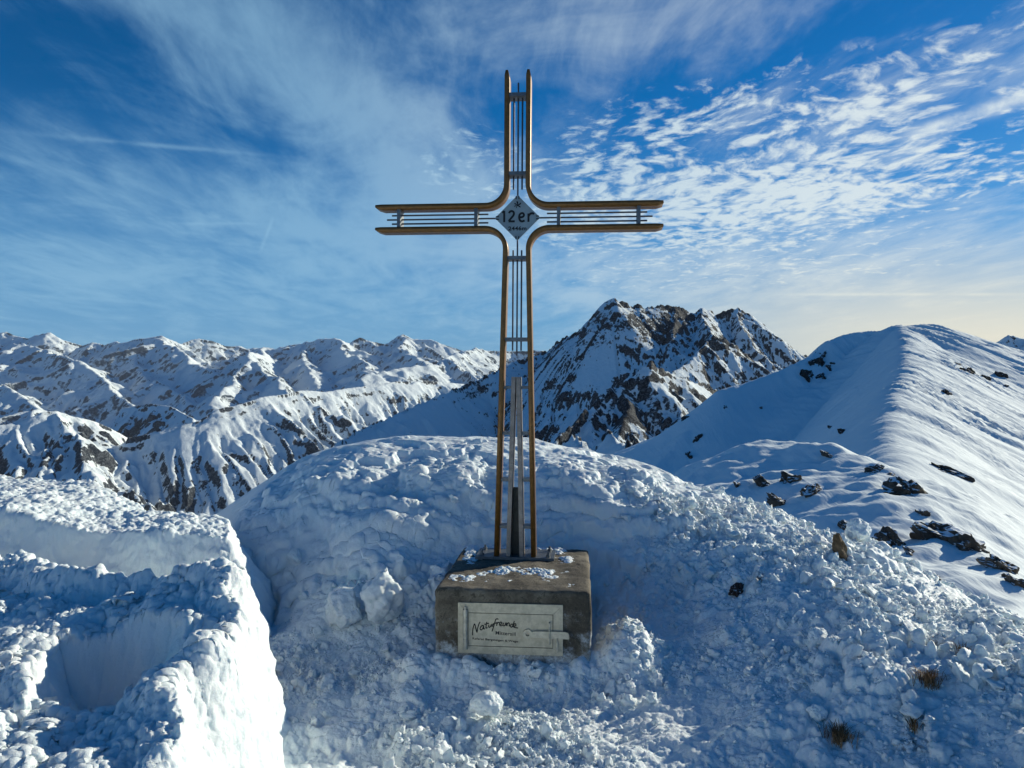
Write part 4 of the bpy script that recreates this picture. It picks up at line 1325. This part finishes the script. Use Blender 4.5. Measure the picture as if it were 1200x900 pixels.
    for (sxp, ya, yb) in ((644.2, 727, 751), (653.2, 745, 760)):
        x = (sxp - 600) * K; za = CAMZ - (ya - 450) * K; zb = CAMZ - (yb - 450) * K
        bm = bmesh.new()
        add_tube(bm, (x, ft - .024, za), (x, ft - .024, zb), .0042, 10)
        add_tube(bm, (x, ft - .024, za - .001), (x, ft, za - .001), .0042, 10); add_tube(bm, (x, ft - .024, zb + .001), (x, ft, zb + .001), .0042, 10)
        bm_obj('staple', bm, st2, door)
    # handwriting
    strokes = [
        [(190, 388), (194, 330), (204, 292), (212, 285), (222, 325), (232, 360), (240, 318), (250, 285), (262, 262)],
        [(298, 300), (284, 296), (270, 306), (262, 325), (272, 338), (286, 325), (296, 303), (296, 328), (308, 326)],
        [(326, 262), (319, 295), (318, 320), (332, 316)], [(302, 286), (346, 275)],
        [(346, 288), (343, 306), (350, 314), (360, 305), (368, 285), (367, 308)],
        [(381, 282), (379, 308)], [(380, 294), (390, 280), (400, 281)],
        [(434, 240), (424, 233), (410, 240), (402, 262), (390, 305), (374, 352)], [(384, 281), (426, 268)],
        [(421, 270), (418, 300)], [(420, 282), (432, 267), (443, 269)],
        [(445, 287), (464, 281), (466, 268), (454, 264), (445, 280), (450, 297), (466, 297), (478, 288)],
        [(482, 271), (479, 290), (487, 300), (497, 290), (505, 270), (505, 297)],
        [(516, 272), (515, 302)], [(515, 286), (527, 271), (536, 278), (536, 304)],
        [(572, 284), (556, 284), (546, 300), (556, 312), (566, 302), (573, 284)], [(584, 254), (574, 288), (573, 312)],
        [(580, 303), (598, 296), (596, 281), (584, 281), (577, 298), (584, 313), (618, 319)],
    ]
    bm = bmesh.new()
    for si, s in enumerate(strokes):
        pts = [Q(*p) for p in s]
        # Catmull-Rom smoothing
        sm = []
        for i in range(len(pts) - 1):
            p0 = pts[max(0, i - 1)]; p1 = pts[i]; p2 = pts[i + 1]; p3 = pts[min(len(pts) - 1, i + 2)]
            for k in range(5):
                t = k / 5
                sm.append(tuple(0.5 * ((2 * p1[c]) + (-p0[c] + p2[c]) * t + (2 * p0[c] - 5 * p1[c] + 4 * p2[c] - p3[c]) * t * t + (-p0[c] + 3 * p1[c] - 3 * p2[c] + p3[c]) * t ** 3) for c in (0, 1)))
        sm.append(pts[-1])
        add_strip(bm, sm, .0027, ft - .0012 - si * .00004, ft)
    bm_obj('lettering', bm, M['ink'], door)
    x, z = Q(502, 370); lettering('lettering', 'Mittersill', M['ink2'], door, x, z, ft, .102, .0185, 0.004, rot=rad(-2))
    x, z = Q(404, 434); lettering('lettering', 'Referat Bergsteigen & Wege', M['ink2'], door, x, z, ft, .232, .0135, 0.004, rot=rad(-2.2))
    # loose snow left on the top
    xs = np.arange(-.385, .385, .0035); ys = np.arange(.03, .985, .0035)
    X, Y = np.meshgrid(xs, ys)
    a = fbm2(X * 9, Y * 9, 6, 0.62, seed=90)
    mk = 0.75 * np.exp(-((Y - .40) / .085) ** 2) * sstep(X, -.30, -.1) * (1 - sstep(X, .12, .30)) + 1.0 * sstep(Y, .82, .93) * (1 - sstep(X, .2, .34)) + .6 * np.exp(-((X - .27) / .06) ** 2 - ((Y - .72) / .12) ** 2) + .8 * np.exp(-((X + .33) / .07) ** 2 - ((Y - .78) / .2) ** 2) \
        + .55 * np.exp(-((X + .30) / .10) ** 2 - ((Y - .25) / .08) ** 2)
    h = (a * 1.7 + mk * 1.25 - 0.62) * 0.016 + chunks3(X.astype(np.float32), Y.astype(np.float32), np.zeros_like(X, dtype=np.float32), 45, 6, .3, .75) * 0.010 * np.clip(mk * 1.4, 0, 1)
    h = np.clip(h, -.03, .035)
    edge = np.minimum(np.minimum(X + .385, .385 - X), np.minimum(Y - .03, .985 - Y))
    h = h - 0.03 * (1 - sstep(edge, 0, .03))
    keep = (h > -.006)
    km = keep[:-1, :-1] | keep[1:, :-1] | keep[:-1, 1:] | keep[1:, 1:]
    o = grid_mesh('snow_dusting', X + BLOCK_ORG[0] * 0, Y, TOP + h, M['snow'], mask=km)
    o.location = root.location; o.rotation_euler = root.rotation_euler
    tag(o, 'thin crumbly snow left on top of the concrete block', 'snow', kind='stuff')
    return TOP


TOPZ_ = build_block()
build_cross(TOPZ_)

# ------------------------------------------------------------------ loose lumps, rocks, grass
def fg_hit(px, py):
    X, Y, Z = HF['fg']
    ok = Y > 0.8
    u = 600 + X / np.where(ok, Y, 1) * FPX; v = 450 - (Z - CAMZ) / np.where(ok, Y, 1) * FPX
    e = (u - px) ** 2 + (v - py) ** 2 + np.where(ok, 0, 1e9)
    near = e < max(16.0, e.min() * 1.5)
    i = np.argmin(np.where(near, Y, 1e9))
    return float(X.flat[i]), float(Y.flat[i]), float(Z.flat[i])


def hf_z(name, x, y):
    x0, y0, c, Z = HF[name]
    fx = (x - x0) / c; fy = (y - y0) / c
    if fx < 0 or fy < 0 or fx >= Z.shape[1] - 1 or fy >= Z.shape[0] - 1: return None
    ix, iy = int(fx), int(fy); tx, ty = fx - ix, fy - iy
    return float((Z[iy, ix] * (1 - tx) + Z[iy, ix + 1] * tx) * (1 - ty) + (Z[iy + 1, ix] * (1 - tx) + Z[iy + 1, ix + 1] * tx) * ty)


def ridge_hit(px, py, start=7.5, end=3600, names=('snow_slope', 'snow_ridge', 'rocky_mountain')):
    dx, dz = (px - 600) / FPX, (450 - py) / FPX
    d = start
    while d < end:
        z = CAMZ + dz * d
        for n in names:
            if n not in HF: continue
            h = hf_z(n, dx * d, d)
            if h is not None and h > z:
                lo, hi = d / 1.004, d
                return (dx * d, d, z), n
        d *= 1.004
    return None, None


def rock_mesh(name, sx, sy, sz, seed, sub=4, rough=0.35, cuts=17):
    rng = random.Random(seed)
    bm = bmesh.new(); bmesh.ops.create_icosphere(bm, subdivisions=sub, radius=1.0)
    co = np.array([v.co[:] for v in bm.verts], np.float32)
    for _ in range(cuts):
        n = np.array([rng.gauss(0, 1), rng.gauss(0, 1), rng.gauss(0, .8)]); n /= np.linalg.norm(n)
        d = rng.uniform(0.48, 0.85)
        k = co @ n
        m_ = k > d
        co[m_] -= np.outer(k[m_] - d, n) * 0.92
    s = seed * 3.17
    a = fbm3(co[:, 0] * 1.6 + s, co[:, 1] * 1.6, co[:, 2] * 1.6, 4, 0.55)
    b = np.abs(fbm3(co[:, 0] * 3.6 + s, co[:, 1] * 3.6 + 5, co[:, 2] * 4.2, 4, 0.6))
    nrm = co / (np.linalg.norm(co, axis=1)[:, None] + 1e-6)
    co = co + nrm * (a * rough * 1.3 - b * rough * 0.9)[:, None]
    co = co * np.array([sx, sy, sz], np.float32)
    for v, c in zip(bm.verts, co): v.co = c.tolist()
    me = bpy.data.meshes.new(name); bm.to_mesh(me); bm.free()
    return me


def build_rocks():
    dark = rock_mat('dark_wet_rock', (0.026, 0.021, 0.017), (0.12, 0.092, 0.065), 2.2, 0.70)
    dark_far = rock_mat('dark_far_rock', (0.02, 0.018, 0.018), (0.06, 0.048, 0.04), 0.25, 0.85)
    brown = rock_mat('brown_rock', (0.10, 0.062, 0.030), (0.25, 0.165, 0.09), 9, 0.93)
    # (px, py, width px, height px, tilt deg (screen, clockwise down to the right), label)
    shoulder = [
        (931, 560, 22, 19, 20, 'rounded dark rock high on the lit shoulder, left one of the upper pair'),
        (955, 574, 21, 20, 10, 'rounded dark rock high on the lit shoulder, right one of the upper pair'),
        (899, 566, 26, 9, 48, 'thin dark rock streak at the left edge of the lit shoulder'),
        (918, 588, 34, 11, 40, 'long ragged rock streak below the left edge of the lit shoulder'),
        (866, 568, 9, 6, 60, 'tiny dark stone at the far left foot of the lit shoulder'),
        (996, 616, 15, 15, 0, 'small dark rock just left of the large rock band above the snow bank'),
        (1018, 634, 32, 14, 18, 'flat dark rock lying right above the snow bank crest'),
        (1042, 630, 18, 30, -10, 'upright dark rock at the right end of the flat rock above the bank'),
        (1028, 550, 17, 13, 20, 'small dark rock under the top edge of the shoulder, alone'),
        (1046, 557, 11, 5, 10, 'narrow dark stone on the shoulder crest left of the big outcrop'),
        (1066, 574, 33, 27, 35, 'large jagged dark outcrop on the shoulder crest'),
        (1086, 602, 17, 17, 45, 'dark rock between the crest outcrop and the long boulder'),
        (1116, 627, 54, 27, 24, 'long dark boulder on the shoulder crest, the widest of all'),
        (1141, 640, 30, 23, 20, 'dark rock touching the right end of the long boulder'),
        (1180, 664, 30, 17, 35, 'dark rock on the crest near the right edge of the photo'),
        (1198, 685, 18, 14, 30, 'dark rock cut off by the right edge of the photo'),
        (1183, 676, 8, 7, 0, 'pebble sized dark rock under the crest near the right edge'),
        (972, 534, 14, 6, 42, 'small dark rock streak on the smooth upper snow of the shoulder'),
        (1096, 676, 22, 10, 35, 'dark flat rock beside the lower end of the snow bank'),
        (1121, 692, 8, 9, 60, 'little dark stone above the lower end of the snow bank'),
        (1060, 638, 12, 5, 50, 'thin dark stone right of the upright rock above the bank'),
        (1070, 648, 16, 6, 42, 'narrow rock sliver on the lit slope below the upright rock'),
    ]
    ridge = [
        (947, 437, 22, 26, -30, 'dark cliff block at the lower left of the rock cluster on the shaded flank'),
        (958, 425, 26, 17, -48, 'dark cliff block in the middle of the rock cluster on the shaded flank'),
        (970, 425, 16, 18, -20, 'dark cliff block at the right of the rock cluster on the shaded flank'),
        (965, 413, 18, 11, -50, 'dark cliff block at the top of the rock cluster on the shaded flank'),
        (957, 440, 22, 11, -25, 'flat dark cliff block at the bottom of the rock cluster on the shaded flank'),
        (950, 424, 10, 10, -50, 'small dark block at the left rim of the rock cluster on the shaded flank'),
        (981, 401, 8, 4, 0, 'tiny dark rock above the rock cluster on the shaded flank'),
        (968, 443, 9, 5, 20, 'tiny dark rock below the rock cluster on the shaded flank'),
        (978, 424, 9, 8, -60, 'small dark rock at the right side of the rock cluster'),
        (850, 476, 7, 9, 0, 'small dark rock on the far left edge of the shaded flank, upper'),
        (862, 437, 5, 8, 0, 'small rock dot above the others on the left edge of the shaded flank'),
        (876, 474, 6, 5, -40, 'small rock dot in the middle of the shaded flank, left'),
        (892, 478, 5, 4, 0, 'small rock dot in the middle of the shaded flank, right'),
        (806, 489, 9, 9, 0, 'dark rock low on the left edge of the shaded flank'),
        (818, 513, 10, 16, 30, 'ragged dark rocks on the lowest left edge of the shaded flank'),
        (806, 532, 8, 22, 20, 'long dark rock at the bottom left of the shaded flank'),
        (832, 455, 8, 6, 20, 'dark rock on the silhouette where the shaded flank begins'),
        (989, 505, 12, 6, 50, 'broken stones alone in the middle of the wide shaded slope'),
        (974, 500, 8, 3, 20, 'faint thin stone left of the broken stones on the shaded slope'),
        (1114, 552, 52, 13, 22, 'long dark rock band in the sunlit wind-blown slope'),
        (1110, 460, 17, 10, 25, 'dark rock on the upper sunlit slope, left of the others'),
        (1138, 434, 20, 9, 30, 'dark rock under the sunlit skyline, second from the left'),
        (1122, 426, 8, 4, 10, 'small rock under the sunlit skyline, leftmost'),
        (1158, 444, 16, 7, 35, 'dark rock under the sunlit skyline, third from the left'),
        (1154, 452, 12, 4, 15, 'flat dark rock just below the third rock of the sunlit skyline'),
        (1176, 440, 18, 8, 38, 'dark rock under the sunlit skyline towards the right edge'),
        (1181, 452, 8, 5, 20, 'small dark rock low at the right end of the sunlit skyline'),
    ]
    for i, (px, py, w, h, tilt, lab) in enumerate(shoulder + ridge):
        near = i < len(shoulder)
        hit, who = ridge_hit(px, py + h * 0.25)
        if hit is None: print('no hit', lab); continue
        x, y, z = hit
        k = y / FPX
        big = 1.75 if near else 1.5
        hw, hh = w * k / 2 * big, h * k / 2 * big
        dep = (hw * hh) ** 0.5 * 1.3
        me = rock_mesh('rock', hw, dep, hh, i + 3, 4 if w > 12 else 3, 0.45)
        o = bpy.data.objects.new('rock', me); C.objects.link(o)
        me.materials.append(dark if who == 'snow_slope' else dark_far)
        o.location = (x, y + dep * 0.45, z - 0.12 * hh)
        o.rotation_euler = (0, rad(tilt), rad(random.uniform(-12, 12)))
        tag(o, lab, 'rock', 'rocks bare of snow on the ridge')
    # things lying in the dug snow
    def fg_rock(px, py, w, h, tilt, lab, mat, name='rock', cat='rock', seed=1, sub=4, rough=.35, sink=.35, group=None):
        x, y, z = fg_hit(px, py + h * .3)
        k = y / FPX
        me = rock_mesh(name, w * k / 2 * 1.1, (w + h) / 2 * k / 2, h * k / 2 * 1.5, seed, sub, rough)
        o = bpy.data.objects.new(name, me); C.objects.link(o); me.materials.append(mat)
        o.location = (x, y + (w + h) / 4 * k * sink, z + h * k * 0.30)
        o.rotation_euler = (0, rad(tilt), 0.3)
        return tag(o, lab, cat, group)
    fg_rock(985, 640, 17, 38, -18, 'pointed light brown stone standing on the crest of the snow bank', brown, seed=51)
    fg_rock(862, 690, 22, 13, 20, 'dark earthy rock poking out of the shaded snow bank', rock_mat('earthy_rock', (.02, .012, .01), (.06, .035, .028), 14, .8), seed=52, rough=.6)
    # snow lumps one can pick out
    def ball(px, py, w, h, lab, seed, name='snow_lump', rough=.22, mat=M['snow']):
        x, y, z = fg_hit(px, py + h * .42)
        k = y / FPX
        me = rock_mesh(name, w * k / 2, w * k / 2, h * k / 2, seed, 5, rough, 5)
        me.polygons.foreach_set('use_smooth', np.ones(len(me.polygons), bool))
        o = bpy.data.objects.new(name, me); C.objects.link(o); me.materials.append(mat)
        o.location = (x, y + .01, z + h * k * .40); o.rotation_euler = (0.2, 0.1, seed)
        return tag(o, lab, 'snow lump')
    ball(570, 823, 40, 32, 'round lump of snow lying alone on the floor in front of the concrete block', 61)
    ball(405, 706, 52, 46, 'big pale snow lump at the foot of the wall left of the concrete block', 62)
    ball(447, 692, 62, 66, 'tall slab of snow leaning at the wall, left of the concrete block', 63)
    ball(345, 652, 22, 24, 'small snow lump against the wall in the gap behind the left snow mass', 64)
    ball(958, 745, 26, 22, 'pale snow lump halfway up the right snow bank', 65)
    ball(958, 832, 24, 18, 'small snow lump near the bottom of the right snow bank', 66)
    ball(1003, 618, 30, 26, 'upright snow lump on the bank crest beside the brown stone', 67)
    # dry grass tufts showing through
    gm = plain('dry_grass', (0.20, 0.115, 0.05), 0.8, 0, 0, 20, .35)
    for gi, (px, py, w, n, lab) in enumerate(((1088, 796, 26, 260, 'tuft of dry brown grass poking out at the right of the snow bank'),
                                             (985, 862, 30, 300, 'dark tuft of dead grass and earth low on the snow bank'),
                                             (1125, 765, 16, 70, 'sparse dry grass blades above the right tuft'),
                                             (1068, 852, 12, 60, 'a few dry stalks between the two larger grass tufts'))):
        x, y, z = fg_hit(px, py)
        k = y / FPX; rng = random.Random(gi + 5)
        bm = bmesh.new()
        for _ in range(n):
            a = rng.uniform(0, 2 * math.pi); rr = abs(rng.gauss(0, .45)) * w * k * .7
            bx, by = math.cos(a) * rr, math.sin(a) * rr
            L = rng.uniform(.025, .07); th = rng.uniform(0, 2 * math.pi); ln = rng.uniform(.3, 1.2)
            dx, dy = math.cos(th) * ln * L, math.sin(th) * ln * L
            wv = Vector((-math.sin(th), math.cos(th), 0)) * .0014
            p0 = Vector((bx, by, -.012)); p1 = Vector((bx + dx * .5, by + dy * .5, L * .6)); p2 = Vector((bx + dx * 1.1, by + dy * 1.1, L * .8))
            v = [bm.verts.new(p0 - wv), bm.verts.new(p0 + wv), bm.verts.new(p1 + wv * .8), bm.verts.new(p1 - wv * .8), bm.verts.new(p2)]
            bm.faces.new(v[:4]); bm.faces.new((v[3], v[2], v[4]))
        o = bm_obj('grass_tuft', bm, gm); o.location = (x, y, z)
        tag(o, lab, 'grass', 'dry grass tufts in the snow')


def build_crumbs():
    X, Y, Z = HF['fg']
    rng = np.random.RandomState(5)
    def variants(sub, n):
        out = []
        for s in range(n):
            bm = bmesh.new(); bmesh.ops.create_icosphere(bm, subdivisions=sub, radius=1.0)
            co = np.array([v.co[:] for v in bm.verts], np.float32)
            fa = np.array([[v.index for v in f.verts] for f in bm.faces], np.int32); bm.free()
            for q in range(5):
                nn = rng.normal(size=3); nn /= np.linalg.norm(nn); dd = rng.uniform(.35, .8); kk = co @ nn
                mm = kk > dd; co[mm] -= np.outer(kk[mm] - dd, nn)
            a = fbm3(co[:, 0] * 1.7 + s * 9, co[:, 1] * 1.7, co[:, 2] * 1.7, 3, .6)
            out.append(((co * (1 + a * .9)[:, None] * np.array([1, rng.uniform(.6, .95), rng.uniform(.55, .9)], np.float32)), fa))
        return out
    small, large = variants(1, 8), variants(3, 8)
    _, crumb, walls, bank, sd1, sd2, sdc, mtop = snow_height(X, Y)
    R = np.sqrt(X * X + Y * Y)
    ang = np.abs(np.arctan2(X, Y))
    dens = crumb ** 2 * (R ** 2) * (R > 1.3) * (R < 8) * (ang < rad(50)) * (Z > -.3) * (1 - .8 * mtop)
    dens = dens * np.clip(.25 + 1.6 * fbm2(X * 1.1, Y * 1.1, 3, seed=77) + .3, .03, 1)
    lx, ly = to_block(X, Y)
    dens = dens * ~((np.abs(lx) < .43) & (ly > -.03) & (ly < 1.05))
    gx = np.gradient(np.sin(np.arctan2(X, Y)) * R, axis=1)
    area = np.abs(np.gradient(X, axis=1) * np.gradient(Y, axis=0) - np.gradient(X, axis=0) * np.gradient(Y, axis=1))
    w = dens / (R ** 2) ** .5 * area
    w = w.ravel(); w[~np.isfinite(w)] = 0; w = np.clip(w, 0, None); w /= w.sum()
    n = 42000
    idx = np.searchsorted(np.cumsum(w), rng.uniform(0, 1, n)); idx = np.clip(idx, 0, w.size - 1)
    V, F = [], []; off = 0
    size = np.clip(0.0048 * (1 / np.clip(rng.uniform(0, 1, n), .004, 1)) ** .42, 0, .040)
    bank_ = bank.ravel()[idx]
    for i in range(n):
        co, fa = (small if size[i] < .014 else large)[i % 8]
        s = size[i] * (1 + .25 * bank_[i])
        a, b, c = rng.uniform(0, 6.28, 3)
        ca, sa, cb, sb = math.cos(a), math.sin(a), math.cos(b), math.sin(b)
        Rm = np.array([[ca, -sa, 0], [sa, ca, 0], [0, 0, 1]]) @ np.array([[cb, 0, sb], [0, 1, 0], [-sb, 0, cb]])
        j = idx[i]
        V.append(co @ Rm.T * s + np.array([X.flat[j], Y.flat[j], Z.flat[j] + s * .25])); F.append(fa + off); off += len(co)
    V = np.concatenate(V).astype(np.float32); F = np.concatenate(F).astype(np.int32)
    me = bpy.data.meshes.new('snow_crumbs')
    me.vertices.add(len(V)); me.vertices.foreach_set('co', V.reshape(-1))
    me.loops.add(len(F) * 3); me.loops.foreach_set('vertex_index', F.reshape(-1))
    me.polygons.add(len(F)); me.polygons.foreach_set('loop_start', np.arange(0, len(F) * 3, 3, dtype=np.int32))
    me.update(calc_edges=True)
    me.polygons.foreach_set('use_smooth', np.ones(len(F), bool))
    o = link_mesh('snow_crumbs', me, M['snow'])
    tag(o, 'countless loose crumbs of snow scattered over the trench floor and bank', 'snow', kind='stuff')


build_rocks()
build_crumbs()
